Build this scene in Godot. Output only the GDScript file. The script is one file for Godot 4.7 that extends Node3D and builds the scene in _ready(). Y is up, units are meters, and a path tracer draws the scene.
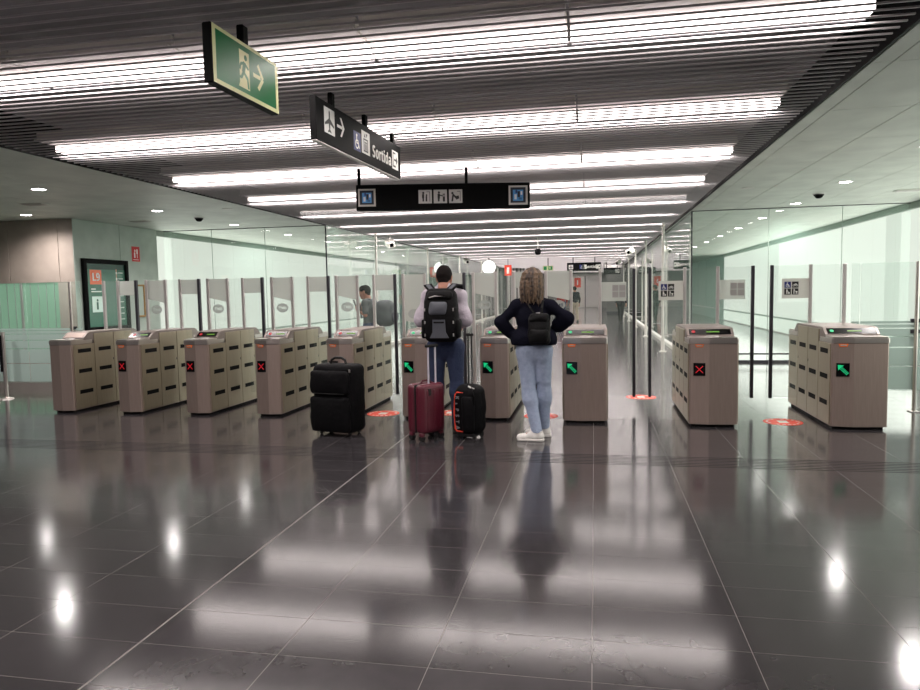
extends Node3D
# Metro station hall: a row of ticket gates under a slatted ceiling, two travellers with luggage.

var M := {}
var CACHE := {}
var taken := {}
const CEIL := 3.05

# ---------------------------------------------------------------- naming and metadata
func numbered(called: String) -> String:
	if not taken.has(called):
		taken[called] = 0
		return called
	taken[called] += 1
	return "%s_%03d" % [called, taken[called]]

func tag(o: Node, label: String, category: String, group: String = "") -> void:
	o.set_meta("label", label)
	o.set_meta("category", category)
	if group != "":
		o.set_meta("group", group)

func thing(called: String, label: String, category: String, at: Vector3 = Vector3.ZERO, turn: float = 0.0, group: String = "") -> Node3D:
	var o := Node3D.new()
	o.name = numbered(called)
	add_child(o)
	o.position = at
	o.rotation.y = turn
	tag(o, label, category, group)
	return o

func structure(called: String, at: Vector3 = Vector3.ZERO) -> Node3D:
	var o := Node3D.new()
	o.name = numbered(called)
	add_child(o)
	o.position = at
	o.set_meta("kind", "structure")
	return o

func put(mesh: Mesh, called: String, m: Material, parent: Node, at: Vector3 = Vector3.ZERO, turn: Vector3 = Vector3.ZERO) -> MeshInstance3D:
	var o := MeshInstance3D.new()
	o.name = called
	o.mesh = mesh
	o.material_override = m
	parent.add_child(o, true)
	o.position = at
	o.rotation = turn
	return o

# ---------------------------------------------------------------- geometry
func begin() -> SurfaceTool:
	var st := SurfaceTool.new()
	st.begin(Mesh.PRIMITIVE_TRIANGLES)
	return st

func tri(st: SurfaceTool, a: Vector3, b: Vector3, c: Vector3) -> void:
	# a, b, c counter-clockwise as seen from outside; Godot wants clockwise
	var n := (b - a).cross(c - a).normalized()
	for p in [a, c, b]:
		st.set_normal(n)
		st.set_uv(Vector2.ZERO)
		st.add_vertex(p)

func quad(st: SurfaceTool, a: Vector3, b: Vector3, c: Vector3, d: Vector3) -> void:
	# lower left, lower right, upper right, upper left as seen from outside
	var n := (b - a).cross(c - a).normalized()
	if n.length() < 0.5:
		n = (c - a).cross(d - a).normalized()
	var ps := [a, b, c, d]
	var uv := [Vector2(0, 1), Vector2(1, 1), Vector2(1, 0), Vector2(0, 0)]
	for i in [0, 2, 1, 0, 3, 2]:
		st.set_normal(n)
		st.set_uv(uv[i])
		st.add_vertex(ps[i])

func box(st: SurfaceTool, lo: Vector3, hi: Vector3) -> void:
	var a := Vector3(lo.x, lo.y, hi.z)
	var b := Vector3(hi.x, lo.y, hi.z)
	var c := Vector3(hi.x, hi.y, hi.z)
	var d := Vector3(lo.x, hi.y, hi.z)
	var e := Vector3(lo.x, lo.y, lo.z)
	var f := Vector3(hi.x, lo.y, lo.z)
	var g := Vector3(hi.x, hi.y, lo.z)
	var h := Vector3(lo.x, hi.y, lo.z)
	quad(st, a, b, c, d)
	quad(st, f, e, h, g)
	quad(st, e, a, d, h)
	quad(st, b, f, g, c)
	quad(st, d, c, g, h)
	quad(st, e, f, b, a)

# chamfered box
func cbox(st: SurfaceTool, lo: Vector3, hi: Vector3, b: float) -> void:
	var m := (lo + hi) / 2.0
	var h := (hi - lo) / 2.0
	var bb := minf(b, minf(h.x, minf(h.y, h.z)) * 0.9)
	for ax in 3:
		var u := (ax + 1) % 3
		var v := (ax + 2) % 3
		for s in [-1.0, 1.0]:
			var q := []
			for k in [[-1, -1], [1, -1], [1, 1], [-1, 1]]:
				var p := Vector3.ZERO
				p[ax] = s * h[ax]
				p[u] = k[0] * (h[u] - bb)
				p[v] = k[1] * (h[v] - bb)
				q.append(m + p)
			if s > 0:
				quad(st, q[0], q[1], q[2], q[3])
			else:
				quad(st, q[1], q[0], q[3], q[2])
		# edges along ax
		for su in [-1.0, 1.0]:
			for sv in [-1.0, 1.0]:
				var p1 := Vector3.ZERO
				var p2 := Vector3.ZERO
				p1[u] = su * h[u]
				p1[v] = sv * (h[v] - bb)
				p2[u] = su * (h[u] - bb)
				p2[v] = sv * h[v]
				var e := Vector3.ZERO
				e[ax] = h[ax] - bb
				_edge(st, m + p1, m + p2, e, m)
	for sx in [-1.0, 1.0]:
		for sy in [-1.0, 1.0]:
			for sz in [-1.0, 1.0]:
				var s3 := Vector3(sx, sy, sz)
				var a1 := m + s3 * Vector3(h.x, h.y - bb, h.z - bb)
				var a2 := m + s3 * Vector3(h.x - bb, h.y, h.z - bb)
				var a3 := m + s3 * Vector3(h.x - bb, h.y - bb, h.z)
				if sx * sy * sz > 0:
					tri(st, a1, a2, a3)
				else:
					tri(st, a1, a3, a2)

func _edge(st: SurfaceTool, p1: Vector3, p2: Vector3, e: Vector3, m: Vector3) -> void:
	var n := (p2 - p1).cross(e)
	if n.dot((p1 + p2) / 2.0 - m) > 0:
		quad(st, p1 - e, p2 - e, p2 + e, p1 + e)
	else:
		quad(st, p2 - e, p1 - e, p1 + e, p2 + e)

# polygon (counter-clockwise seen from +n) swept along n from base; o + u * x + v * y
func prism(st: SurfaceTool, poly: Array, o: Vector3, u: Vector3, v: Vector3, depth: float) -> void:
	var pts := PackedVector2Array(poly)
	if Geometry2D.is_polygon_clockwise(pts):
		pts.reverse()
	var n := u.cross(v).normalized() * depth
	var idx := Geometry2D.triangulate_polygon(pts)
	for i in range(0, idx.size(), 3):
		var t := [pts[idx[i]], pts[idx[i + 1]], pts[idx[i + 2]]]
		if (t[1] - t[0]).cross(t[2] - t[0]) < 0:
			t = [t[0], t[2], t[1]]
		var w := []
		for p in t:
			w.append(o + u * p.x + v * p.y)
		tri(st, w[0] + n, w[1] + n, w[2] + n)
		tri(st, w[0], w[2], w[1])
	for i in pts.size():
		var p := pts[i]
		var q := pts[(i + 1) % pts.size()]
		var a := o + u * p.x + v * p.y
		var b := o + u * q.x + v * q.y
		quad(st, a, b, b + n, a + n)

func tube(st: SurfaceTool, pts: Array, r: float, sides: int = 8, r2: float = -1.0) -> void:
	var rings := []
	var ref := Vector3(0.31, 0.9, 0.17).normalized()
	for i in pts.size():
		var d: Vector3
		if i == 0:
			d = pts[1] - pts[0]
		elif i == pts.size() - 1:
			d = pts[i] - pts[i - 1]
		else:
			d = pts[i + 1] - pts[i - 1]
		d = d.normalized()
		var u := d.cross(ref).normalized()
		if absf(d.dot(ref)) > 0.99:
			u = d.cross(Vector3(1, 0, 0)).normalized()
		var v := d.cross(u).normalized()
		var rr := r if r2 < 0 else lerpf(r, r2, float(i) / (pts.size() - 1))
		var ring := []
		for k in sides:
			var a := TAU * k / sides
			var nn := u * cos(a) + v * sin(a)
			ring.append([pts[i] + nn * rr, nn])
		rings.append(ring)
	for i in pts.size() - 1:
		for k in sides:
			var k2 := (k + 1) % sides
			var A: Array = rings[i][k]
			var B: Array = rings[i][k2]
			var C: Array = rings[i + 1][k2]
			var D: Array = rings[i + 1][k]
			for p in [A, C, B, A, D, C]:
				st.set_normal(p[1])
				st.set_uv(Vector2.ZERO)
				st.add_vertex(p[0])
	for k in range(1, sides - 1):
		tri(st, rings[0][0][0], rings[0][k + 1][0], rings[0][k][0])
		var L: Array = rings[pts.size() - 1]
		tri(st, L[0][0], L[k][0], L[k + 1][0])

# profile of Vector2(radius, height), from bottom to top
func lathe(st: SurfaceTool, prof: Array, at: Vector3, sides: int = 20) -> void:
	for i in prof.size() - 1:
		for k in sides:
			var a := TAU * k / sides
			var b := TAU * (k + 1) / sides
			var p: Vector2 = prof[i]
			var q: Vector2 = prof[i + 1]
			var A := at + Vector3(cos(a) * p.x, p.y, -sin(a) * p.x)
			var B := at + Vector3(cos(b) * p.x, p.y, -sin(b) * p.x)
			var C := at + Vector3(cos(b) * q.x, q.y, -sin(b) * q.x)
			var D := at + Vector3(cos(a) * q.x, q.y, -sin(a) * q.x)
			if p.x < 1e-5:
				tri(st, A, C, D)
			elif q.x < 1e-5:
				tri(st, A, B, C)
			else:
				quad(st, A, B, C, D)

# box with rounded edges, smooth normals; warp moves each point
func rbox(st: SurfaceTool, size: Vector3, r: float, at: Vector3 = Vector3.ZERO, arc: int = 3, mid: int = 3, warp: int = 0) -> void:
	var h := size / 2.0
	var coords := []
	for ax in 3:
		var c := []
		for i in arc + 1:
			c.append(-h[ax] + r * (1.0 - cos(PI / 2 * i / arc)) * 1.0)
		for i in range(1, mid):
			c.append(lerpf(-h[ax] + r, h[ax] - r, float(i) / mid))
		for i in arc + 1:
			c.append(h[ax] - r * (1.0 - sin(PI / 2 * i / arc)))
		coords.append(c)
	for ax in 3:
		var u := (ax + 1) % 3
		var v := (ax + 2) % 3
		var cu: Array = coords[u]
		var cv: Array = coords[v]
		for s in [-1.0, 1.0]:
			var P := []
			for j in cv.size():
				var row := []
				for i in cu.size():
					var p := Vector3.ZERO
					p[ax] = s * h[ax]
					p[u] = cu[i]
					p[v] = cv[j]
					var inner := p.clamp(-h + Vector3.ONE * r, h - Vector3.ONE * r)
					var n := (p - inner)
					n = n.normalized() if n.length() > 1e-6 else Vector3.ZERO
					var w := inner + n * r
					if warp > 0:
						w = warped(warp, w, h)
					row.append(at + w)
				P.append(row)
			for j in cv.size() - 1:
				for i in cu.size() - 1:
					var q := [P[j][i], P[j][i + 1], P[j + 1][i + 1], P[j + 1][i]]
					if s < 0:
						q = [q[1], q[0], q[3], q[2]]
					for k in [0, 2, 1, 0, 3, 2]:
						st.set_uv(Vector2.ZERO)
						st.add_vertex(q[k])

func smooth(st: SurfaceTool) -> ArrayMesh:
	st.index()
	st.generate_normals()
	return st.commit()

func boxmesh(lo: Vector3, hi: Vector3, b: float = 0.0) -> ArrayMesh:
	var key := "b%s%s%s" % [lo, hi, b]
	if not CACHE.has(key):
		var st := begin()
		if b > 0.0:
			cbox(st, lo, hi, b)
		else:
			box(st, lo, hi)
		CACHE[key] = st.commit()
	return CACHE[key]

func quadmesh(w: float, h: float) -> ArrayMesh:
	var key := "q%s_%s" % [w, h]
	if not CACHE.has(key):
		var st := begin()
		quad(st, Vector3(-w / 2, -h / 2, 0), Vector3(w / 2, -h / 2, 0), Vector3(w / 2, h / 2, 0), Vector3(-w / 2, h / 2, 0))
		CACHE[key] = st.commit()
	return CACHE[key]

func textmesh(words: String, height: float, depth: float = 0.002, bold: bool = false) -> TextMesh:
	var t := TextMesh.new()
	var f := SystemFont.new()
	f.font_names = PackedStringArray(["Droid Sans"])
	if bold:
		f.font_weight = 700
	t.font = f
	t.text = words
	t.font_size = 64
	t.pixel_size = height / 46.0
	t.depth = depth
	t.curve_step = 2.0
	return t

# ---------------------------------------------------------------- flat print
func canvas(w: int, h: int, c: Color) -> Image:
	var im := Image.create(w, h, false, Image.FORMAT_RGBA8)
	im.fill(c)
	return im

func ink_poly(im: Image, pts: Array, c: Color) -> void:
	var w := im.get_width()
	var h := im.get_height()
	var pp := PackedVector2Array()
	var lo := Vector2(1e9, 1e9)
	var hi := Vector2(-1e9, -1e9)
	for p in pts:
		var q := Vector2(p[0] * w, p[1] * h)
		pp.append(q)
		lo = lo.min(q)
		hi = hi.max(q)
	for y in range(maxi(0, int(lo.y)), mini(h, int(hi.y) + 1)):
		for x in range(maxi(0, int(lo.x)), mini(w, int(hi.x) + 1)):
			if Geometry2D.is_point_in_polygon(Vector2(x + 0.5, y + 0.5), pp):
				im.set_pixel(x, y, c)

func ink_rect(im: Image, x0: float, y0: float, x1: float, y1: float, c: Color) -> void:
	var w := im.get_width()
	var h := im.get_height()
	im.fill_rect(Rect2i(int(x0 * w), int(y0 * h), maxi(1, int((x1 - x0) * w)), maxi(1, int((y1 - y0) * h))), c)

func ink_disc(im: Image, cx: float, cy: float, rx: float, ry: float, c: Color) -> void:
	var pts := []
	for i in 28:
		pts.append([cx + rx * cos(TAU * i / 28), cy + ry * sin(TAU * i / 28)])
	ink_poly(im, pts, c)

func ink_line(im: Image, x0: float, y0: float, x1: float, y1: float, t: float, c: Color) -> void:
	var w := float(im.get_width())
	var h := float(im.get_height())
	var a := Vector2(x0 * w, y0 * h)
	var b := Vector2(x1 * w, y1 * h)
	var n := (b - a).normalized().orthogonal() * t * h / 2.0
	var pts := []
	for p in [a + n, b + n, b - n, a - n]:
		pts.append([p.x / w, p.y / h])
	ink_poly(im, pts, c)

func printed(im: Image, rough: float = 0.5, glass: bool = false) -> StandardMaterial3D:
	im.generate_mipmaps()
	var m := StandardMaterial3D.new()
	m.albedo_texture = ImageTexture.create_from_image(im)
	m.roughness = rough
	m.texture_repeat = false
	if glass:
		m.transparency = BaseMaterial3D.TRANSPARENCY_ALPHA
	return m

# ---------------------------------------------------------------- materials
func mat(called: String, c: Color, rough: float, metal: float = 0.0) -> StandardMaterial3D:
	var m := StandardMaterial3D.new()
	m.resource_name = called
	m.albedo_color = c
	m.roughness = rough
	m.metallic = metal
	M[called] = m
	return m

func glow(called: String, c: Color, power: float, base: Color = Color(0.1, 0.1, 0.1)) -> StandardMaterial3D:
	var m := mat(called, base, 0.5)
	m.emission_enabled = true
	m.emission = c
	m.emission_energy_multiplier = power
	return m

func pane(called: String, c: Color, alpha: float) -> StandardMaterial3D:
	var m := mat(called, Color(c.r, c.g, c.b, alpha), 0.02)
	m.transparency = BaseMaterial3D.TRANSPARENCY_ALPHA
	return m

func film(called: String, c: Color, alpha: float) -> StandardMaterial3D:
	var m := mat(called, Color(c.r, c.g, c.b, alpha), 0.5)
	m.transparency = BaseMaterial3D.TRANSPARENCY_ALPHA
	return m

func noise_tex(freq: float, c0: Color, c1: Color, sz: int = 256, sd: int = 1, normal: bool = false, oct: int = 4) -> NoiseTexture2D:
	var n := FastNoiseLite.new()
	n.seed = sd
	n.frequency = freq
	n.fractal_octaves = oct
	var t := NoiseTexture2D.new()
	t.width = sz
	t.height = sz
	t.seamless = true
	t.noise = n
	if normal:
		t.as_normal_map = true
		t.bump_strength = 2.0
	else:
		var g := Gradient.new()
		g.set_color(0, c0)
		g.set_color(1, c1)
		t.color_ramp = g
	return t

func wear(m: StandardMaterial3D, tex: Texture2D, scale: Vector3) -> void:
	m.albedo_texture = tex
	m.uv1_triplanar = true
	m.uv1_world_triplanar = true
	m.uv1_scale = scale

func make_materials() -> void:
	var g1 := noise_tex(0.02, Color(0.93, 0.93, 0.93), Color(1, 1, 1), 256, 3)
	var cloud := noise_tex(0.012, Color(0.9, 0.9, 0.9), Color(1, 1, 1), 512, 8, false, 5)
	var weave := noise_tex(0.35, Color(0.75, 0.75, 0.75), Color(1, 1, 1), 256, 5, false, 2)
	for i in 4:
		var k: float = [0.220, 0.232, 0.210, 0.225][i]
		var t := mat("dark_stone_%d" % i, Color(k * 1.02, k * 0.97, k * 1.01), 0.13)
		wear(t, cloud, Vector3(0.9, 0.9, 0.9))
	mat("grout", Color(0.47, 0.455, 0.44), 0.8)
	mat("groove_strip", Color(0.20, 0.195, 0.19), 0.2)
	wear(mat("steel", Color(0.68, 0.61, 0.575), 0.42, 0.7), g1, Vector3(9, 0.5, 9))
	wear(mat("steel_side", Color(0.66, 0.62, 0.54), 0.38, 0.7), g1, Vector3(9, 0.5, 9))
	mat("console_steel", Color(0.54, 0.50, 0.48), 0.5, 0.6)
	mat("steel_bright", Color(0.80, 0.77, 0.75), 0.3, 0.9)
	mat("steel_post", Color(0.74, 0.72, 0.71), 0.4, 0.5)
	mat("dark_post", Color(0.24, 0.235, 0.26), 0.4, 0.4)
	mat("black", Color(0.05, 0.05, 0.055), 0.6).metallic_specular = 0.2
	mat("sign_black", Color(0.04, 0.04, 0.042), 0.6).metallic_specular = 0.2
	mat("black_gloss", Color(0.03, 0.03, 0.035), 0.15)
	mat("plenum", Color(0.62, 0.61, 0.62), 0.9)
	mat("slat", Color(0.78, 0.76, 0.77), 0.5, 0.2)
	wear(mat("ceiling_panel", Color(0.84, 0.86, 0.82), 0.55), cloud, Vector3(0.25, 0.25, 0.25))
	mat("panel_joint", Color(0.12, 0.12, 0.12), 0.9)
	wear(mat("brown_panel", Color(0.66, 0.61, 0.57), 0.5), cloud, Vector3(0.3, 0.3, 0.3))
	wear(mat("green_panel", Color(0.70, 0.75, 0.71), 0.4), cloud, Vector3(0.3, 0.3, 0.3))
	mat("teal_glass", Color(0.70, 0.80, 0.76), 0.12)
	mat("wall_plain", Color(0.45, 0.45, 0.44), 0.7)
	mat("rail_grey", Color(0.55, 0.60, 0.56), 0.4)
	pane("glass", Color(0.72, 0.9, 0.82), 0.07)
	pane("door_glass", Color(0.85, 0.95, 0.9), 0.05)
	pane("fence_glass", Color(0.7, 0.88, 0.8), 0.08)
	film("film", Color(0.84, 0.86, 0.83), 0.66)
	mat("faint_print", Color(0.60, 0.59, 0.58), 0.6)
	film("frost", Color(0.68, 0.76, 0.73), 0.86)
	mat("white_paint", Color(0.88, 0.87, 0.84), 0.45)
	mat("white_print", Color(0.90, 0.89, 0.87), 0.5)
	mat("off_white", Color(0.82, 0.82, 0.79), 0.5)
	mat("orange", Color(0.93, 0.46, 0.15), 0.5)
	mat("red_orange", Color(0.93, 0.27, 0.16), 0.5)
	mat("brass", Color(0.62, 0.48, 0.30), 0.35, 0.7)
	var lf := mat("light_metal", Color(0.9, 0.9, 0.9), 0.3, 0.2)
	lf.rim_enabled = false
	mat("reflector", Color(0.93, 0.91, 0.90), 0.6)
	glow("lamp_glow", Color(1.0, 0.955, 0.94), 5.5, Color(0.8, 0.8, 0.8))
	glow("spot_glow", Color(1.0, 0.98, 0.97), 26.0, Color(0.8, 0.8, 0.8))
	glow("wall_glow", Color(0.945, 0.975, 0.925), 0.68, Color(0.35, 0.37, 0.35))
	glow("wall_glow_low", Color(0.93, 0.98, 0.92), 0.75, Color(0.35, 0.37, 0.35))
	glow("window_glow", Color(0.66, 0.88, 0.72), 0.3, Color(0.3, 0.4, 0.34))
	glow("red_led", Color(0.95, 0.08, 0.16), 0.5)
	glow("green_led", Color(0.03, 0.80, 0.50), 0.8)
	glow("yellow_led", Color(0.45, 0.72, 0.1), 0.5)
	glow("clock_glow", Color(0.97, 1.0, 0.97), 1.5, Color(0.9, 0.9, 0.9))
	glow("exit_glow", Color(0.86, 0.86, 0.70), 0.2, Color(0.85, 0.84, 0.66))
	# cloth and luggage
	wear(mat("jeans_dark", Color(0.20, 0.25, 0.38), 0.85), weave, Vector3(3, 3, 3))
	wear(mat("jeans_light", Color(0.66, 0.71, 0.80), 0.85), noise_tex(0.03, Color(0.86, 0.87, 0.9), Color(1, 1, 1), 256, 14), Vector3(2, 2, 2))
	wear(mat("shirt_white", Color(0.86, 0.82, 0.87), 0.8), weave, Vector3(3, 3, 3))
	mat("jacket_navy", Color(0.065, 0.068, 0.115), 0.85).metallic_specular = 0.2
	mat("nylon_black", Color(0.04, 0.04, 0.046), 0.65).metallic_specular = 0.3
	mat("letter_grey", Color(0.5, 0.5, 0.52), 0.6)
	mat("nylon_grey", Color(0.34, 0.35, 0.38), 0.7)
	mat("case_black", Color(0.035, 0.033, 0.042), 0.7).metallic_specular = 0.25
	mat("case_maroon", Color(0.34, 0.10, 0.16), 0.38)
	mat("skin", Color(0.66, 0.46, 0.38), 0.6)
	mat("handle_alloy", Color(0.86, 0.84, 0.88), 0.35, 0.35)
	mat("hair_dark", Color(0.075, 0.055, 0.05), 0.75).metallic_specular = 0.25
	mat("hair_blond", Color(0.38, 0.30, 0.22), 0.6)
	mat("hair_blond_dark", Color(0.22, 0.165, 0.125), 0.6)
	mat("shirt_grey", Color(0.36, 0.38, 0.38), 0.85)
	mat("bag_grey", Color(0.30, 0.32, 0.33), 0.7)
	mat("eye_white", Color(0.9, 0.9, 0.88), 0.3)
	mat("lips", Color(0.62, 0.35, 0.32), 0.5)
	mat("shoe_white", Color(0.90, 0.89, 0.87), 0.5)
	mat("shoe_dark", Color(0.13, 0.12, 0.12), 0.6)
	mat("rubber", Color(0.05, 0.05, 0.05), 0.6)
	var crease := noise_tex(0.022, Color.BLACK, Color.WHITE, 256, 31, true, 3)
	for cloth in ["jeans_dark", "jeans_light", "shirt_white", "jacket_navy", "nylon_black", "case_black"]:
		var cm: StandardMaterial3D = M[cloth]
		cm.uv1_triplanar = true
		cm.uv1_world_triplanar = true
		if cm.albedo_texture == null:
			cm.uv1_scale = Vector3(2.5, 2.5, 2.5)
		cm.normal_enabled = true
		cm.normal_texture = crease
		cm.normal_scale = 2.6 if cloth.begins_with("jeans") or cloth.begins_with("shirt") else 1.3
	mat("beige_cloth", Color(0.62, 0.57, 0.50), 0.85)
	mat("red_cloth", Color(0.55, 0.12, 0.12), 0.85)

# ---------------------------------------------------------------- lamps
func area(at: Vector3, turn: Vector3, size: Vector2, radiance: float, c: Color, parent: Node = self) -> void:
	var l := AreaLight3D.new()
	l.name = "area_light"
	parent.add_child(l, true)
	l.position = at
	l.rotation = turn
	l.area_size = size
	l.area_normalize_energy = false
	l.light_energy = radiance / PI
	l.light_color = c
	l.shadow_enabled = true
	l.area_range = 40.0
	l.area_attenuation = 2.0

# ---------------------------------------------------------------- floor
func build_floor() -> void:
	var fl := structure("floor")
	put(boxmesh(Vector3(-14.2, -0.2, -62), Vector3(6.2, -0.0006, 6.5)), "grout_bed", M.grout, fl)
	var px := 0.648
	var pz := 0.327
	var spots := []
	for i in range(-22, 10):
		for j in range(-27, 182):
			var x := -0.015 + px * i
			var z := -2.606 - pz * j
			if x + px < -14.2 or x > 6.2 or z > 6.5 or z - pz < -62:
				continue
			var far := Vector2(x + px / 2, z - pz / 2).length()
			var angle := rad_to_deg(atan2(-(x + px / 2), -(z - pz / 2)))
			var seen := z < -2.0 and angle > 11.0 - 36.0 and angle < 11.0 + 36.0
			spots.append([far if seen else 1000.0 + far, i, j, x, z])
	spots.sort_custom(func(a, b): return a[0] < b[0])
	var g := 0.0017
	var rest := []
	for k in 4:
		rest.append(begin())
	for n in spots.size():
		var s: Array = spots[n]
		var x: float = s[3]
		var z: float = s[4]
		var wide_l := 0.004 if s[1] == -3 else 0.0
		var wide_r := 0.004 if s[1] == -4 else 0.0
		var v := absi((int(s[1]) * 7 + int(s[2]) * 13 + int(s[1]) * int(s[2]) * 3) % 4)
		var lo := Vector3(g + wide_l, -0.012, -pz + g)
		var hi := Vector3(px - g - wide_r, 0.0, -g)
		if n < 300:
			put(boxmesh(lo, hi), "tile", M["dark_stone_%d" % v], fl, Vector3(x, 0, z))
		else:
			box(rest[v], Vector3(x, 0, z) + lo, Vector3(x, 0, z) + hi)
	for k in 4:
		var o := put(rest[k].commit(), "tile_field", M["dark_stone_%d" % k], fl)
		o.set_meta("kind", "stuff")
	# grooved guide strip running across the hall in front of the gates
	for k in 7:
		put(boxmesh(Vector3(-13.8, 0.0, -0.011), Vector3(5.9, 0.002, 0.011)), "guide_rib", M.dark_stone_1, fl, Vector3(0, 0, -6.05 - 0.055 * k))

# ---------------------------------------------------------------- ceilings
func build_ceilings() -> void:
	var c := structure("ceiling")
	put(boxmesh(Vector3(-5.9, 3.42, -62), Vector3(1.9, 3.5, 6.5)), "deck", M.plenum, c)
	put(boxmesh(Vector3(-5.90, 3.052, -62), Vector3(-5.88, 3.45, 6.5)), "edge_board", M.black, c)
	put(boxmesh(Vector3(1.875, 3.052, -62), Vector3(1.895, 3.45, 6.5)), "edge_board", M.black, c)
	var sm := boxmesh(Vector3(-5.82, CEIL, -0.007), Vector3(1.82, CEIL + 0.011, 0.007), 0.002)
	var far := begin()
	for k in 640:
		var z := -1.3 - 0.105 * k
		if k >= 590:
			z = -1.3 + 0.105 * (k - 589)
		if z < -61.9:
			continue
		if k < 290:
			put(sm, "slat", M.slat, c, Vector3(0, 0, z))
		else:
			box(far, Vector3(-5.82, CEIL, z - 0.007), Vector3(1.82, CEIL + 0.011, z + 0.007))
	var o := put(far.commit(), "slat_field", M.slat, c)
	o.set_meta("kind", "stuff")
	# plain panel ceilings on both sides
	for side in 2:
		var p := structure("ceiling_right" if side == 0 else "ceiling_left")
		var x0: float = 1.9 if side == 0 else -14.2
		var x1: float = 6.2 if side == 0 else -5.9
		put(boxmesh(Vector3(x0, CEIL + 0.014, -62), Vector3(x1, CEIL + 0.4, 6.5)), "deck", M.panel_joint, p)
		var xs := [1.9, 2.045, 2.725, 3.42, 4.1, 4.78, 5.46, 5.96] if side == 0 else [-5.9, -7.26, -8.62, -9.98, -11.34, -12.7, -14.1]
		for i in xs.size() - 1:
			var a: float = minf(xs[i], xs[i + 1]) + 0.004
			var b: float = maxf(xs[i], xs[i + 1]) - 0.004
			for j in 50:
				var z := 5.34 - 1.349 * j
				if z < -61.5:
					continue
				put(boxmesh(Vector3(a, CEIL, -1.341), Vector3(b, CEIL + 0.013, 0)), "panel", M.ceiling_panel, p, Vector3(0, 0, z))

func ordinal(n: int) -> String:
	return ["first", "second", "third", "fourth", "fifth", "sixth", "seventh", "eighth", "ninth", "tenth", "eleventh", "twelfth"][n]

func build_lamps() -> void:
	var cuts := [-5.72, -4.02, -2.74, -1.46, -0.155, 1.62]
	for k in 31:
		var zf := -4.70 - 2.12 * (k - 4)
		if zf < -61.5:
			continue
		var lab := "long row of slatted-over ceiling lamps deep in the corridor"
		if k < 4:
			lab = "long row of ceiling lamps above and behind the viewer"
		elif k < 14:
			lab = "long row of lamps above the ceiling slats, %s row counted from the viewer" % ordinal(k - 4)
		var r := thing("ceiling_lamp_row", lab, "ceiling lamp", Vector3(0, 0, zf), 0, "lamp rows above the slatted ceiling")
		for i in 5:
			var a: float = cuts[i] + 0.012
			var b: float = cuts[i + 1] - 0.012
			var seg := put(boxmesh(Vector3(a, 3.095, 0.0), Vector3(b, 3.15, 0.15), 0.004), "lamp_diffuser", M.lamp_glow, r)
			put(boxmesh(Vector3(a, 3.155, 0.0), Vector3(b, 3.165, 0.44), 0.0), "reflector", M.reflector, seg)
			put(boxmesh(Vector3(a, 3.089, -0.008), Vector3(b, 3.165, -0.002)), "shade_lip", M.dark_post, seg)
			put(boxmesh(Vector3(a, 3.166, 0.02), Vector3(b, 3.24, 0.40), 0.0), "housing", M.white_paint, seg)
		area(Vector3(-2.05, 3.09, 0.075), Vector3(-PI / 2, 0, 0), Vector2(7.3, 0.15), LAMP_POWER, Color(1.0, 0.96, 0.945), r)

const LAMP_POWER := 20.0
const SPOT_POWER := 5.5

func downlight(x: float, z: float, lab: String) -> void:
	var t := thing("downlight", lab, "downlight", Vector3(x, CEIL, z), 0, "round downlights in the plain ceilings")
	var st := begin()
	lathe(st, [Vector2(0.086, -0.002), Vector2(0.10, -0.006), Vector2(0.112, 0.0), Vector2(0.112, 0.004), Vector2(0.086, 0.004), Vector2(0.086, -0.002)], Vector3.ZERO, 24)
	put(st.commit(), "trim_ring", M.white_paint, t)
	st = begin()
	lathe(st, [Vector2(0.0, -0.001), Vector2(0.085, -0.001), Vector2(0.085, 0.003), Vector2(0.0, 0.003)], Vector3.ZERO, 24)
	put(st.commit(), "lamp_disc", M.spot_glow, t)
	var l := SpotLight3D.new()
	l.name = "spot_light"
	t.add_child(l)
	l.position = Vector3(0, -0.03, 0)
	l.rotation.x = -PI / 2
	l.spot_angle = 78.0
	l.spot_angle_attenuation = 1.0
	l.spot_range = 30.0
	l.light_size = 0.08
	l.light_energy = SPOT_POWER
	l.light_color = Color(1.0, 0.97, 0.96)
	l.shadow_enabled = true

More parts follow.
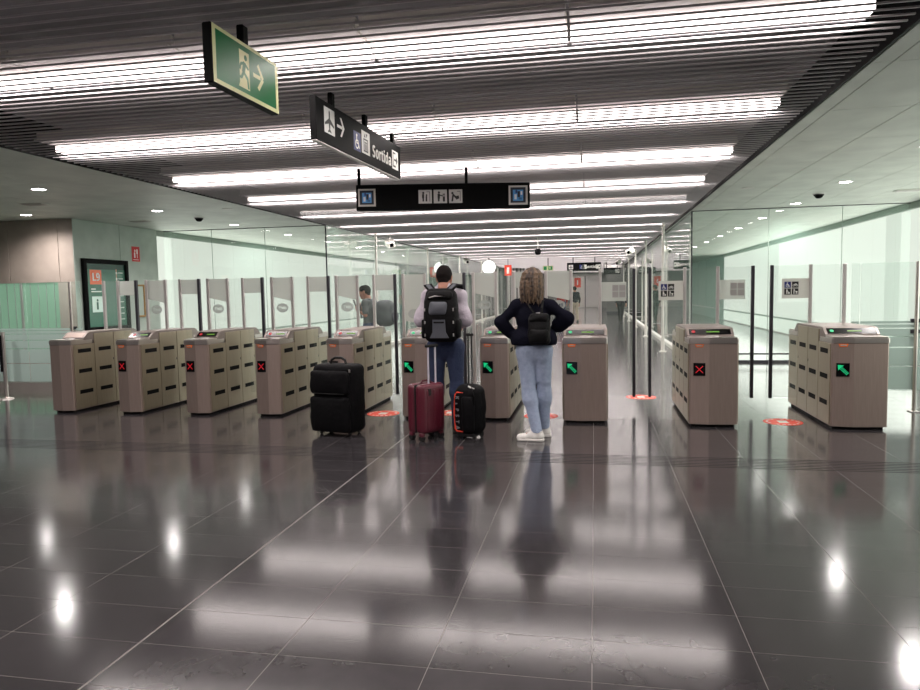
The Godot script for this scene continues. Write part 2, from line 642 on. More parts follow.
func build_downlights() -> void:
	var names := {0: "round downlight in left ceiling above the framed line poster", 1: "round downlight in left ceiling by the slat edge, nearest in view", 2: "round downlight in left ceiling just before the glass wall"}
	for k in range(-2, 8):
		var lab := "round downlight of the left row, %s one behind the glass wall" % ordinal(maxi(0, k - 3))
		if k < 0:
			lab = "round ceiling downlight of the left row, nearest to the viewer"
		elif k < 3:
			lab = ["bright round downlight at upper left, largest of the left row", "round downlight of the left row, second largest in view", "round downlight of the left row, next to the black detector and the glass wall"][k]
		downlight(-7.64, -8.57 - 2.695 * k, lab)
	downlight(-10.13, -11.03, "round downlight at far left, in front of the brown wall panels")
	downlight(-10.13, -8.3, "round downlight beyond the left picture edge")
	for k in range(-2, 9):
		var lab2 := "small round downlight in the right ceiling, %s one behind the glass wall" % ordinal(maxi(0, k - 2))
		if k < 0:
			lab2 = "round downlight on the right, out of the picture above"
		elif k < 2:
			lab2 = ["largest round downlight in the right ceiling", "round downlight in the right ceiling just before the glass wall"][k]
		downlight(3.70, -11.47 - 2.645 * k, lab2)
	# small fittings in the plain ceilings
	for d in [[3.718, -12.8, "dark round ceiling detector between two downlights at right"], [-7.58, -12.5, "dark round ceiling detector in the left ceiling"]]:
		var t := thing("ceiling_detector", d[2], "detector", Vector3(d[0], CEIL, d[1]))
		var st := begin()
		lathe(st, [Vector2(0, -0.075), Vector2(0.035, -0.07), Vector2(0.06, -0.05), Vector2(0.065, -0.03), Vector2(0.08, -0.028), Vector2(0.08, 0.0), Vector2(0, 0)], Vector3.ZERO, 18)
		put(st.commit(), "detector_body", M.black, t)
		st = begin()
		lathe(st, [Vector2(0, -0.012), Vector2(0.095, -0.010), Vector2(0.10, 0.0), Vector2(0, 0)], Vector3.ZERO, 18)
		put(st.commit(), "base_ring", M.steel_post, t)
	for d in [[5.06, -12.75, "flat ceiling grille at right edge of the picture"], [-8.85, -9.83, "flat ceiling grille between the two left downlights"], [-8.94, -12.6, "flat ceiling grille above the red fire sign"]]:
		var t := thing("ceiling_grille", d[2], "grille", Vector3(d[0], CEIL, d[1]))
		put(boxmesh(Vector3(-0.2, -0.012, -0.1), Vector3(0.2, 0.0, 0.1), 0.004), "frame", M.off_white, t)
		for k in 5:
			put(boxmesh(Vector3(-0.17, -0.02, -0.008), Vector3(0.17, -0.012, 0.008)), "louvre", M.steel_post, t, Vector3(0, 0, -0.072 + 0.036 * k))
	for d in [[2.35, -11.6, "small white ceiling speaker disc near the slat edge on the right"], [-6.35, -11.4, "small white ceiling speaker disc near the slat edge on the left"]]:
		var t := thing("ceiling_speaker", d[2], "speaker", Vector3(d[0], CEIL, d[1]))
		var st := begin()
		lathe(st, [Vector2(0, -0.012), Vector2(0.09, -0.010), Vector2(0.10, 0.0), Vector2(0, 0)], Vector3.ZERO, 20)
		put(st.commit(), "speaker_cover", M.off_white, t)

# ---------------------------------------------------------------- walls
func lit_wall(called: String, x: float, dir: float, z0: float, z1: float) -> void:
	# dir: +1 when the wall faces +x
	var w := structure(called)
	var back := boxmesh(Vector3(minf(x, x - dir * 0.3), 0, z1), Vector3(maxf(x, x - dir * 0.3), CEIL, z0))
	put(back, "backing", M.wall_plain, w)
	var n := int(round((z0 - z1) / 1.18))
	var dz := (z0 - z1) / n
	for i in n:
		var za := z0 - dz * i
		var lo := Vector3(x, 0.53, -dz + 0.003)
		var hi := Vector3(x + dir * 0.02, 2.92, -0.003)
		put(boxmesh(Vector3(minf(lo.x, hi.x), lo.y, lo.z), Vector3(maxf(lo.x, hi.x), hi.y, hi.z)), "light_panel", M.wall_glow, w, Vector3(0, 0, za))
		put(boxmesh(Vector3(minf(lo.x, hi.x), 0.04, lo.z), Vector3(maxf(lo.x, hi.x), 0.47, hi.z)), "light_panel_low", M.wall_glow_low, w, Vector3(0, 0, za))
	put(boxmesh(Vector3(minf(x, x + dir * 0.05), 0.472, z1), Vector3(maxf(x, x + dir * 0.05), 0.528, z0), 0.005), "rail", M.rail_grey, w)
	put(boxmesh(Vector3(minf(x, x + dir * 0.06), 2.925, z1), Vector3(maxf(x, x + dir * 0.06), CEIL, z0), 0.005), "cornice", M.rail_grey, w)
	put(boxmesh(Vector3(minf(x, x + dir * 0.03), 0.0, z1), Vector3(maxf(x, x + dir * 0.03), 0.038, z0)), "skirting", M.steel_post, w)
	area(Vector3(x + dir * 0.03, 1.72, (z0 + z1) / 2), Vector3(0, -dir * PI / 2, 0), Vector2(z0 - z1, 2.36), WALL_POWER, Color(0.975, 1.0, 0.955), w)

const WALL_POWER := 1.5

func plain_wall(called: String, lo: Vector3, hi: Vector3, m: Material) -> Node3D:
	var w := structure(called)
	put(boxmesh(lo, hi), "wall_body", m, w)
	return w

func build_walls() -> void:
	# left: brown panels across, then pale green panels running away, then the backlit wall
	var b := structure("wall_left_front")
	put(boxmesh(Vector3(-14.2, 0, -12.2), Vector3(-9.80, CEIL, -11.765)), "wall_body", M.panel_joint, b)
	var xs := [-14.1, -12.35, -11.215, -10.10, -9.772]
	for i in 4:
		put(boxmesh(Vector3(xs[i] + 0.004, 1.84, -11.765), Vector3(xs[i + 1] - 0.004, CEIL - 0.005, -11.720), 0.003), "panel", M.brown_panel, b)
	put(boxmesh(Vector3(-10.15, 0.0, -11.765), Vector3(-9.776, 1.835, -11.720), 0.003), "panel", M.brown_panel, b)
	put(boxmesh(Vector3(-14.1, 0.0, -11.765), Vector3(-10.155, 0.5, -11.720), 0.003), "panel", M.brown_panel, b)
	var win := structure("window_1")
	put(boxmesh(Vector3(-14.1, 0.5, -11.765), Vector3(-10.155, 1.84, -11.750)), "light_backing", M.window_glow, win)
	for k in 22:
		var x := -14.0 + 0.178 * k
		put(boxmesh(Vector3(x - 0.006, 0.51, -11.750), Vector3(x + 0.006, 1.83, -11.737)), "rib", M.rail_grey, win)
	for x in [-12.2, -11.0]:
		put(boxmesh(Vector3(x - 0.02, 0.5, -11.750), Vector3(x + 0.02, 1.84, -11.725)), "mullion", M.steel_post, win)
	var g := structure("wall_left_side")
	put(boxmesh(Vector3(-10.03, 0, -14.35), Vector3(-9.81, CEIL, -11.77)), "wall_body", M.panel_joint, g)
	for zz in [[-11.725, -13.05], [-13.058, -14.12]]:
		put(boxmesh(Vector3(-9.81, 0.0, zz[1]), Vector3(-9.765, CEIL - 0.005, zz[0]), 0.003), "panel", M.green_panel, g)
	put(boxmesh(Vector3(-9.81, 0.0, -14.35), Vector3(-9.785, CEIL - 0.005, -14.128), 0.003), "panel", M.green_panel, g)
	lit_wall("wall_left", -9.9, 1.0, -14.36, -34.6)
	var l2 := plain_wall("wall_left_far", Vector3(-10.1, 0, -62), Vector3(-9.9, CEIL, -34.6), M.teal_glass)
	put(boxmesh(Vector3(-9.9, 0.472, -62), Vector3(-9.86, 0.528, -34.6)), "rail", M.rail_grey, l2)
	plain_wall("wall_left_near", Vector3(-14.4, 0, -12.2), Vector3(-14.1, CEIL, 6.5), M.wall_plain)
	# right: a short pier, backlit wall on both sides of it
	lit_wall("wall_right", 5.94, -1.0, -14.25, -34.2)
	var pier := plain_wall("wall_right_pier", Vector3(5.90, 0, -14.25), Vector3(6.2, CEIL, -13.55), M.green_panel)
	put(boxmesh(Vector3(5.88, 0, -14.24), Vector3(5.90, 0.12, -13.56)), "skirting", M.steel_post, pier)
	lit_wall("wall_right_near", 5.94, -1.0, -5.0, -13.55)
	plain_wall("wall_right_back", Vector3(5.9, 0, -5.0), Vector3(6.2, CEIL, 6.5), M.wall_plain)
	var r2 := plain_wall("wall_right_far", Vector3(5.94, 0, -62), Vector3(6.2, CEIL, -34.2), M.teal_glass)
	put(boxmesh(Vector3(5.90, 0.472, -62), Vector3(5.94, 0.528, -34.2)), "rail", M.rail_grey, r2)
	for k in 6:
		put(boxmesh(Vector3(5.925, 0.53, -0.012), Vector3(5.94, CEIL, 0.012)), "joint_strip", M.rail_grey, r2, Vector3(0, 0, -36.5 - 3 * k))
	plain_wall("wall_back", Vector3(-14.4, 0, 6.4), Vector3(6.2, 3.5, 6.7), M.wall_plain)
	plain_wall("wall_far", Vector3(-14.4, 0, -62.3), Vector3(6.2, 3.5, -62), M.wall_plain)
	# full-height glass across the side aisles
	for side in 2:
		var gw := structure("wall_glass_left" if side == 0 else "wall_glass_right")
		var js := [-9.85, -8.62, -7.31, -5.85] if side == 0 else [1.92, 3.37, 4.70, 5.90]
		for i in 3:
			put(boxmesh(Vector3(js[i] + 0.006, 0.05, -14.706), Vector3(js[i + 1] - 0.006, CEIL - 0.012, -14.694)), "pane", M.glass, gw)
		for i in [1, 2]:
			put(boxmesh(Vector3(js[i] - 0.0045, 0.05, -14.705), Vector3(js[i] + 0.0045, CEIL - 0.012, -14.695)), "joint_seal", M.rail_grey, gw)
		put(boxmesh(Vector3(js[0], 0.0, -14.73), Vector3(js[3], 0.05, -14.67), 0.004), "floor_channel", M.dark_post, gw)
		put(boxmesh(Vector3(js[0], CEIL - 0.014, -14.71), Vector3(js[3], CEIL, -14.69)), "head_channel", M.dark_post, gw)
		put(boxmesh(Vector3((js[3] if side == 0 else js[0]) - 0.012, 0.0, -14.712), Vector3((js[3] if side == 0 else js[0]) + 0.012, CEIL, -14.688)), "corner_bead", M.dark_post, gw)
		put(boxmesh(Vector3(js[0], 0.16, -14.715), Vector3(js[3], 0.19, -14.685)), "low_rail", M.dark_post, gw)
		# glass along the corridor
		var gx: float = -5.85 if side == 0 else 1.92
		var cw := structure("wall_corridor_left" if side == 0 else "wall_corridor_right")
		for i in 16:
			put(boxmesh(Vector3(gx - 0.006, 0.10, -2.82), Vector3(gx + 0.006, CEIL - 0.005, -0.005)), "pane", M.glass, cw, Vector3(0, 0, -14.74 - 2.825 * i))
		put(boxmesh(Vector3(gx - 0.06, 0.0, -60), Vector3(gx + 0.06, 0.10, -14.74), 0.01), "kerb", M.off_white, cw)

	# slim poles along the corridor glass
	var n := 0
	for side in 2:
		for k in 8:
			var px: float = -5.5 if side == 0 else 1.6
			var pos := Vector3(px, 0, -17.2 - 5.65 * k)
			var lab := "slim white floor-to-ceiling pole by the %s corridor glass, %s from the gates" % ["left" if side == 0 else "right", ordinal(k)]
			var t := thing("steel_pole", lab, "pole", pos, 0, "slim poles along the corridor")
			var st := begin()
			tube(st, [Vector3(0, 0.0, 0), Vector3(0, CEIL, 0)], 0.032, 10)
			put(st.commit(), "shaft", M.white_paint, t)
			st = begin()
			lathe(st, [Vector2(0.0, 0), Vector2(0.09, 0), Vector2(0.09, 0.02), Vector2(0.045, 0.03), Vector2(0.04, 0.34), Vector2(0.032, 0.40)], Vector3.ZERO, 12)
			put(st.commit(), "foot", M.white_paint, t)
			var dx := -0.33 if side == 0 else 0.30
			put(boxmesh(Vector3(minf(0, dx), 0.40, -0.015), Vector3(maxf(0, dx), 0.43, 0.015)), "bracket", M.steel_post, t)
			n += 1
# ---------------------------------------------------------------- ticket gates
const GATE_LEN := 1.70
const DOOR_Z := -9.03

func prof(st: SurfaceTool, pts: Array, x0: float, x1: float) -> void:
	# side profile in (depth towards the back, height)
	var poly := []
	for p in pts:
		poly.append(Vector2(p[0], p[1]))
	prism(st, poly, Vector3(x0, 0, 0), Vector3(0, 0, -1), Vector3(0, 1, 0), x1 - x0)

func cross_mesh() -> ArrayMesh:
	if not CACHE.has("cross"):
		var st := begin()
		for s in [-1.0, 1.0]:
			var d := Vector2(1, s).normalized()
			var o := d.orthogonal() * 0.0042
			prism(st, [d * 0.052 + o, -d * 0.052 + o, -d * 0.052 - o, d * 0.052 - o], Vector3(0, 0, 0.0005 * s), Vector3(1, 0, 0), Vector3(0, 1, 0), 0.002)
		CACHE["cross"] = st.commit()
	return CACHE["cross"]

func arrow_mesh() -> ArrayMesh:
	if not CACHE.has("arrow"):
		var st := begin()
		# solid arrow head and three-row dotted shaft, pointing up and to the left
		prism(st, [Vector2(-0.050, 0.052), Vector2(0.006, 0.046), Vector2(-0.012, 0.028), Vector2(-0.026, 0.014), Vector2(-0.044, -0.004)], Vector3.ZERO, Vector3(1, 0, 0), Vector3(0, 1, 0), 0.002)
		for i in 6:
			for j in 3:
				var c := Vector2(-0.012, 0.012) + Vector2(1, -1) * 0.0105 * i + Vector2(1, 1) * 0.0085 * (j - 1)
				prism(st, [c + Vector2(0.0062, 0), c + Vector2(0, 0.0062), c + Vector2(-0.0062, 0), c + Vector2(0, -0.0062)], Vector3.ZERO, Vector3(1, 0, 0), Vector3(0, 1, 0), 0.002)
		CACHE["arrow"] = st.commit()
	return CACHE["arrow"]

func plan_prism(st: SurfaceTool, w: float, cx: float, nose: float, y0: float, y1: float, z_front: float, z_back: float, inset: float, pointed_back: bool) -> void:
	var h := w / 2 - inset
	var poly := [Vector2(-h, -z_front - nose), Vector2(-h + 0.012, -z_front - nose + 0.010), Vector2(cx, -z_front + 0.0 - inset), Vector2(h - 0.012, -z_front - nose + 0.010), Vector2(h, -z_front - nose)]
	if pointed_back:
		poly += [Vector2(h, -z_back + nose), Vector2(h - 0.012, -z_back + nose - 0.010), Vector2(-cx, -z_back + inset), Vector2(-h + 0.012, -z_back + nose - 0.010), Vector2(-h, -z_back + nose)]
	else:
		poly += [Vector2(h, -z_back), Vector2(-h, -z_back)]
	var q := []
	for p in poly:
		q.append(Vector2(p.x, -p.y))
	prism(st, q, Vector3(0, y0, 0), Vector3(1, 0, 0), Vector3(0, 0, -1), y1 - y0)

func logo_mat() -> Material:
	if not CACHE.has("logo"):
		var im := canvas(96, 64, Color(0.7, 0.72, 0.7, 0.0))
		ink_disc(im, 0.5, 0.5, 0.47, 0.47, Color(0.68, 0.70, 0.68, 0.82))
		var clear := Color(0.68, 0.70, 0.68, 0.08)
		# T M B
		ink_rect(im, 0.20, 0.36, 0.38, 0.43, clear)
		ink_rect(im, 0.265, 0.36, 0.315, 0.66, clear)
		ink_rect(im, 0.42, 0.36, 0.465, 0.66, clear)
		ink_rect(im, 0.575, 0.36, 0.62, 0.66, clear)
		ink_line(im, 0.44, 0.37, 0.52, 0.58, 0.075, clear)
		ink_line(im, 0.60, 0.37, 0.52, 0.58, 0.075, clear)
		ink_rect(im, 0.66, 0.36, 0.70, 0.66, clear)
		ink_rect(im, 0.66, 0.36, 0.79, 0.42, clear)
		ink_rect(im, 0.66, 0.48, 0.79, 0.54, clear)
		ink_rect(im, 0.66, 0.60, 0.79, 0.66, clear)
		ink_rect(im, 0.765, 0.39, 0.81, 0.50, clear)
		ink_rect(im, 0.765, 0.52, 0.81, 0.64, clear)
		var m := printed(im, 0.5, true)
		CACHE["logo"] = m
	return CACHE["logo"]

func picto_mat(kind: int) -> Material:
	var key := "picto%d" % kind
	if CACHE.has(key):
		return CACHE[key]
	var white := Color(0.92, 0.92, 0.90)
	var ink := Color(0.05, 0.05, 0.05)
	var im := canvas(64, 64, ink)
	if kind == 0:  # wheelchair on blue
		im.fill(Color(0.07, 0.14, 0.42))
		ink_disc(im, 0.45, 0.18, 0.08, 0.08, white)
		ink_disc(im, 0.47, 0.64, 0.25, 0.25, white)
		ink_disc(im, 0.47, 0.64, 0.18, 0.18, Color(0.07, 0.14, 0.42))
		ink_rect(im, 0.40, 0.26, 0.50, 0.62, white)
		ink_rect(im, 0.44, 0.42, 0.66, 0.48, white)
		ink_line(im, 0.48, 0.58, 0.70, 0.60, 0.08, white)
		ink_line(im, 0.68, 0.58, 0.80, 0.84, 0.08, white)
	elif kind == 1:  # bicycle
		for c in [0.27, 0.73]:
			ink_disc(im, c, 0.62, 0.17, 0.17, white)
			ink_disc(im, c, 0.62, 0.11, 0.11, ink)
		ink_line(im, 0.27, 0.62, 0.45, 0.36, 0.06, white)
		ink_line(im, 0.45, 0.36, 0.66, 0.36, 0.06, white)
		ink_line(im, 0.73, 0.62, 0.64, 0.30, 0.06, white)
		ink_line(im, 0.45, 0.38, 0.52, 0.62, 0.06, white)
		ink_line(im, 0.52, 0.62, 0.66, 0.38, 0.06, white)
	elif kind == 2:  # person with suitcase
		ink_disc(im, 0.40, 0.16, 0.09, 0.09, white)
		ink_rect(im, 0.30, 0.27, 0.50, 0.58, white)
		ink_rect(im, 0.30, 0.56, 0.38, 0.90, white)
		ink_rect(im, 0.42, 0.56, 0.50, 0.90, white)
		ink_line(im, 0.48, 0.32, 0.64, 0.56, 0.08, white)
		ink_rect(im, 0.58, 0.60, 0.84, 0.86, white)
	elif kind == 3:  # pram
		ink_disc(im, 0.34, 0.16, 0.08, 0.08, white)
		ink_rect(im, 0.27, 0.26, 0.42, 0.60, white)
		ink_rect(im, 0.27, 0.58, 0.41, 0.90, white)
		ink_line(im, 0.40, 0.34, 0.58, 0.46, 0.07, white)
		ink_poly(im, [[0.55, 0.44], [0.88, 0.44], [0.82, 0.70], [0.60, 0.70]], white)
		ink_disc(im, 0.64, 0.82, 0.07, 0.07, white)
		ink_disc(im, 0.80, 0.82, 0.07, 0.07, white)
	elif kind == 4:  # plane
		im.fill(Color(0.80, 0.80, 0.79))
		ink_poly(im, [[0.50, 0.06], [0.57, 0.16], [0.57, 0.40], [0.94, 0.62], [0.94, 0.70], [0.57, 0.60], [0.55, 0.82], [0.66, 0.90], [0.66, 0.95], [0.5, 0.91], [0.34, 0.95], [0.34, 0.90], [0.45, 0.82], [0.43, 0.60], [0.06, 0.70], [0.06, 0.62], [0.43, 0.40], [0.43, 0.16]], Color(0.10, 0.10, 0.10))
	elif kind == 5:  # lift
		im.fill(Color(0.82, 0.82, 0.80))
		ink_rect(im, 0.22, 0.34, 0.78, 0.92, ink)
		ink_rect(im, 0.28, 0.40, 0.72, 0.86, Color(0.82, 0.82, 0.80))
		for c in [0.38, 0.5, 0.62]:
			ink_disc(im, c, 0.50, 0.05, 0.05, ink)
			ink_rect(im, c - 0.04, 0.57, c + 0.04, 0.84, ink)
		ink_poly(im, [[0.30, 0.26], [0.48, 0.26], [0.39, 0.10]], ink)
		ink_poly(im, [[0.52, 0.10], [0.70, 0.10], [0.61, 0.26]], ink)
	elif kind == 6:  # way out
		im.fill(Color(0.82, 0.82, 0.80))
		ink_rect(im, 0.14, 0.10, 0.60, 0.90, ink)
		ink_rect(im, 0.22, 0.18, 0.60, 0.82, Color(0.82, 0.82, 0.80))
		ink_rect(im, 0.34, 0.44, 0.72, 0.56, ink)
		ink_poly(im, [[0.66, 0.26], [0.92, 0.50], [0.66, 0.74]], ink)
	elif kind == 7:  # ticket machine picture, coloured
		im.fill(Color(0.80, 0.78, 0.76))
		ink_rect(im, 0.10, 0.10, 0.90, 0.90, Color(0.10, 0.13, 0.20))
		ink_rect(im, 0.22, 0.22, 0.78, 0.80, Color(0.33, 0.60, 0.85))
		ink_rect(im, 0.30, 0.46, 0.44, 0.74, Color(0.86, 0.90, 0.92))
		ink_rect(im, 0.48, 0.30, 0.62, 0.62, Color(0.12, 0.12, 0.20))
		ink_rect(im, 0.64, 0.30, 0.74, 0.50, Color(0.88, 0.90, 0.92))
		ink_rect(im, 0.36, 0.24, 0.46, 0.40, Color(0.16, 0.22, 0.48))
		ink_rect(im, 0.52, 0.64, 0.70, 0.76, Color(0.20, 0.42, 0.62))
	elif kind == 8:  # two people at a gate
		im.fill(Color(0.80, 0.79, 0.78))
		ink_disc(im, 0.36, 0.22, 0.08, 0.08, ink)
		ink_rect(im, 0.28, 0.32, 0.44, 0.62, ink)
		ink_rect(im, 0.30, 0.60, 0.42, 0.86, ink)
		ink_disc(im, 0.60, 0.38, 0.06, 0.06, ink)
		ink_rect(im, 0.54, 0.46, 0.66, 0.86, ink)
		ink_rect(im, 0.84, 0.14, 0.88, 0.88, ink)
		ink_rect(im, 0.62, 0.14, 0.88, 0.18, ink)
	elif kind == 9:  # person at a machine
		im.fill(Color(0.80, 0.79, 0.78))
		ink_disc(im, 0.40, 0.20, 0.08, 0.08, ink)
		ink_rect(im, 0.30, 0.30, 0.48, 0.66, ink)
		ink_rect(im, 0.32, 0.62, 0.46, 0.88, ink)
		ink_line(im, 0.46, 0.40, 0.66, 0.46, 0.08, ink)
		ink_rect(im, 0.70, 0.30, 0.86, 0.88, ink)
		ink_rect(im, 0.74, 0.36, 0.82, 0.52, Color(0.80, 0.79, 0.78))
	elif kind == 10:  # person bending with a case
		im.fill(Color(0.80, 0.79, 0.78))
		ink_disc(im, 0.26, 0.26, 0.08, 0.08, ink)
		ink_line(im, 0.28, 0.36, 0.56, 0.62, 0.14, ink)
		ink_line(im, 0.30, 0.46, 0.24, 0.88, 0.12, ink)
		ink_poly(im, [[0.46, 0.52], [0.72, 0.44], [0.78, 0.66], [0.54, 0.76]], ink)
		ink_rect(im, 0.84, 0.14, 0.88, 0.88, ink)
		ink_rect(im, 0.62, 0.14, 0.88, 0.18, ink)
	CACHE[key] = printed(im, 0.45)
	return CACHE[key]

# one leaf of the tall glass doors; inner: x at the fixed post, outer: x of the free edge
func door_leaf(g: Node3D, zl: float, inner: float, outer: float, wide: bool, logo: bool, film_deep: float, note: int) -> void:
	var d := Node3D.new()
	d.name = "door"
	g.add_child(d, true)
	d.position = Vector3(inner, 0, zl)
	var wd := outer - inner
	var a := minf(0.0, wd)
	var b := maxf(0.0, wd)
	put(boxmesh(Vector3(a, 0.15, -0.006), Vector3(b, 1.76, 0.006)), "door_pane", M.door_glass, d)
	var px := wd
	put(boxmesh(Vector3(px - 0.019, 0.14, -0.022), Vector3(px + 0.019, 1.765, 0.022), 0.004), "edge_post", M.dark_post if (wide or not logo) else M.steel_post, d)
	if not wide:
		var st := begin()
		var lowl := 1.49 if logo else 1.55
		var lowr := 1.43 if logo else 1.55
		lowl -= film_deep
		lowr -= film_deep
		var poly := [Vector2(a + 0.02, lowl), Vector2(b - 0.02, lowr), Vector2(b - 0.02, 1.755), Vector2(a + 0.02, 1.755)]
		prism(st, poly, Vector3(0, 0, 0.0065), Vector3(1, 0, 0), Vector3(0, 1, 0), 0.001)
		put(st.commit(), "frosted_film", M.film, d)
		if logo:
			put(quadmesh(0.185, 0.135), "oval_logo", logo_mat(), d, Vector3((a + b) / 2, 1.335 - film_deep * 0.3, 0.009))
	elif note >= 0:
		# white notice with four pictograms; on leaves that open to the left the print faces the other way
		var nx := (a + b) / 2 + (-0.05 if wd > 0 else 0.06)
		put(boxmesh(Vector3(nx - 0.165, 1.36, 0.007), Vector3(nx + 0.165, 1.60, 0.010)), "notice", M.film if note == 0 else M.off_white, d)
		for k in 4:
			var ox := (-0.10 if note > 0 else 0.03) + 0.085 * (k % 2)
			var oy := 1.525 - 0.082 * (k / 2)
			if note > 0:
				var which: int = [0, 1, 2, 3][k]
				put(quadmesh(0.074, 0.074), "pictogram", picto_mat(which), d, Vector3(nx + ox, oy, 0.0108))
			else:
				put(quadmesh(0.074, 0.074), "pictogram", M.faint_print, d, Vector3(nx + ox, oy, 0.0108))

func gate(label: String, x_left: float, w: float, z0: float, state: int, posts: Array, doors: Array, film_deep: float, notes: Array) -> void:
	# state: 0 blank, 1 red cross, 2 green arrow
	var xc := x_left + w / 2
	var g := thing("ticket_gate", label, "ticket gate", Vector3(xc, 0, z0), 0, "row of ticket gates")
	var L := GATE_LEN
	var cx := -w / 2 + (0.175 if w < 0.4 else 0.20)
	var nose := 0.04
	var key := "gate%s" % w
	if not CACHE.has(key):
		var st := begin()
		plan_prism(st, w, cx, nose, 0.032, 0.905, 0.0, L, 0.0, true)
		CACHE[key] = st.commit()
		st = begin()
		plan_prism(st, w, cx, nose, 0.0, 0.032, 0.03, L - 0.03, 0.025, true)
		CACHE[key + "p"] = st.commit()
		st = begin()
		# nose cap: slightly proud, with a bevelled top
		plan_prism(st, w + 0.012, cx, nose, 0.908, 0.955, -0.006, 0.42, 0.0, false)
		plan_prism(st, w + 0.012, cx, nose, 0.955, 0.972, 0.002, 0.42, 0.008, false)
		CACHE[key + "c"] = st.commit()
		st = begin()
		prof(st, [[0.26, 0.93], [0.27, 0.985], [0.35, 1.045], [0.40, 1.06], [L - 0.40, 1.06], [L - 0.35, 1.045], [L - 0.27, 0.985], [L - 0.26, 0.93]], -w / 2, w / 2)
		CACHE[key + "t"] = st.commit()
	put(CACHE[key], "body", M.steel, g)
	put(CACHE[key + "p"], "plinth", M.black, g)
	put(CACHE[key + "c"], "nose_cap", M.steel_bright, g)
	var rc := put(CACHE[key + "c"], "nose_cap", M.steel_bright, g, Vector3(0, 0, -L), Vector3(0, PI, 0))
	rc.name = "nose_cap_rear"
	var con := put(CACHE[key + "t"], "console", M.console_steel, g)
	# sloping screen on the console
	var slope := atan2(0.08, 0.06)
	var tilt := -(PI / 2 - atan2(0.06, 0.08))
	var sc := put(boxmesh(Vector3(-w / 2 + 0.03, -0.045, 0.0), Vector3(w / 2 - 0.03, 0.045, 0.003)), "screen", M.black_gloss if state > 0 else M.steel, con, Vector3(0, 1.0165, -0.3118), Vector3(tilt, 0, 0))
	if state > 0:
		var icon := begin()
		prism(icon, ngon(0.021, 14), Vector3(-w / 2 + 0.075, 0.0, 0.003), Vector3(1, 0, 0), Vector3(0, 1, 0), 0.003)
		put(icon.commit(), "led_icon", M.red_led if state == 1 else M.green_led, con, Vector3(0, 1.0165, -0.3118), Vector3(tilt, 0, 0))
		put(boxmesh(Vector3(w / 2 - 0.17 if w < 0.4 else -0.04, -0.012, 0.003), Vector3(w / 2 - 0.06 if w < 0.4 else 0.10, 0.008, 0.004)), "led_line", M.yellow_led, con, Vector3(0, 1.0165, -0.3118), Vector3(tilt, 0, 0))
	# contactless reader on the cap
	var rd := begin()
	lathe(rd, [Vector2(0.0, 0.0), Vector2(0.055, 0.0), Vector2(0.05, 0.012), Vector2(0.0, 0.014)], Vector3.ZERO, 18)
	var reader := put(rd.commit(), "card_reader", M.steel_post, g, Vector3(cx + 0.05, 0.972, -0.14))
	reader.scale = Vector3(1.3, 1, 0.8)
	# left facet: card slot and square signal
	if state > 0:
		var fa := atan2(-(nose - 0.01), (cx + w / 2))
		var fx := (-w / 2 + cx) / 2
		var fz := -(nose - 0.01) / 2 + 0.002
		put(boxmesh(Vector3(-0.062, -0.07, -0.004), Vector3(0.062, 0.07, 0.004), 0.002), "signal_plate", M.black_gloss, g, Vector3(fx, 0.63, fz), Vector3(0, fa, 0))
		put(cross_mesh() if state == 1 else arrow_mesh(), "led_cross" if state == 1 else "led_arrow", M.red_led if state == 1 else M.green_led, g, Vector3(fx, 0.63, fz) + Vector3(0, 0, 0.006).rotated(Vector3.UP, fa), Vector3(0, fa, 0))
		var sl := begin()
		prism(sl, [Vector2(-0.046, 0.016), Vector2(-0.034, -0.016), Vector2(0.034, -0.016), Vector2(0.046, 0.016)], Vector3.ZERO, Vector3(1, 0, 0), Vector3(0, 1, 0), 0.006)
		var slot := put(sl.commit(), "card_slot", M.orange, g, Vector3(fx, 0.885, fz - 0.001), Vector3(0, fa, 0))
		put(boxmesh(Vector3(-0.030, -0.006, 0.006), Vector3(0.030, 0.008, 0.008)), "slot_mouth", M.steel_post, slot)
	# side panels with three dark sensor slots each
	var step := (L - 0.12) / 4
	for s in [-1.0, 1.0]:
		for k in 4:
			var pz := -0.06 - step * k
			var ps := boxmesh(Vector3(-0.006, 0.045, -step + 0.005), Vector3(0.006, 1.035 if (k == 1 or k == 2) else 0.90, -0.005), 0.002)
			var pn := put(ps, "side_panel", M.steel_side, g, Vector3(s * (w / 2 + 0.004), 0, pz))
			for y in [0.815, 0.545, 0.265]:
				put(boxmesh(Vector3(-0.008, -0.026, -step * 0.82), Vector3(0.008, 0.026, -step * 0.20)), "sensor_slot", M.black, pn, Vector3(s * 0.0, y, 0))
			if k == 1 or k == 2:
				put(boxmesh(Vector3(-0.009, 0.64, -step * 0.955), Vector3(0.009, 0.67, -step * 0.925)), "lock", M.dark_post, pn)
	# tall glass: two fixed posts with a pane between, and the door leaves
	var zl := DOOR_Z - z0
	if posts.size() == 2:
		for p in posts:
			put(boxmesh(Vector3(-0.018, 0.96, -0.02), Vector3(0.018, 1.765, 0.02), 0.004), "glass_post", M.steel_post, g, Vector3(p - xc, 0, zl))
		put(boxmesh(Vector3(posts[0] - xc + 0.018, 1.05, zl - 0.006), Vector3(posts[1] - xc - 0.018, 1.76, zl + 0.006)), "fixed_pane", M.door_glass, g)
		for i in 2:
			if doors[i] != null:
				door_leaf(g, zl, posts[i] - xc, doors[i] - xc, absf(doors[i] - posts[i]) > 0.36, i == 0, film_deep if i == 0 else 0.0, notes[i])

func ngon(r: float, n: int) -> Array:
	var a := []
	for i in n:
		a.append(Vector2(cos(TAU * i / n), sin(TAU * i / n)) * r)
	return a

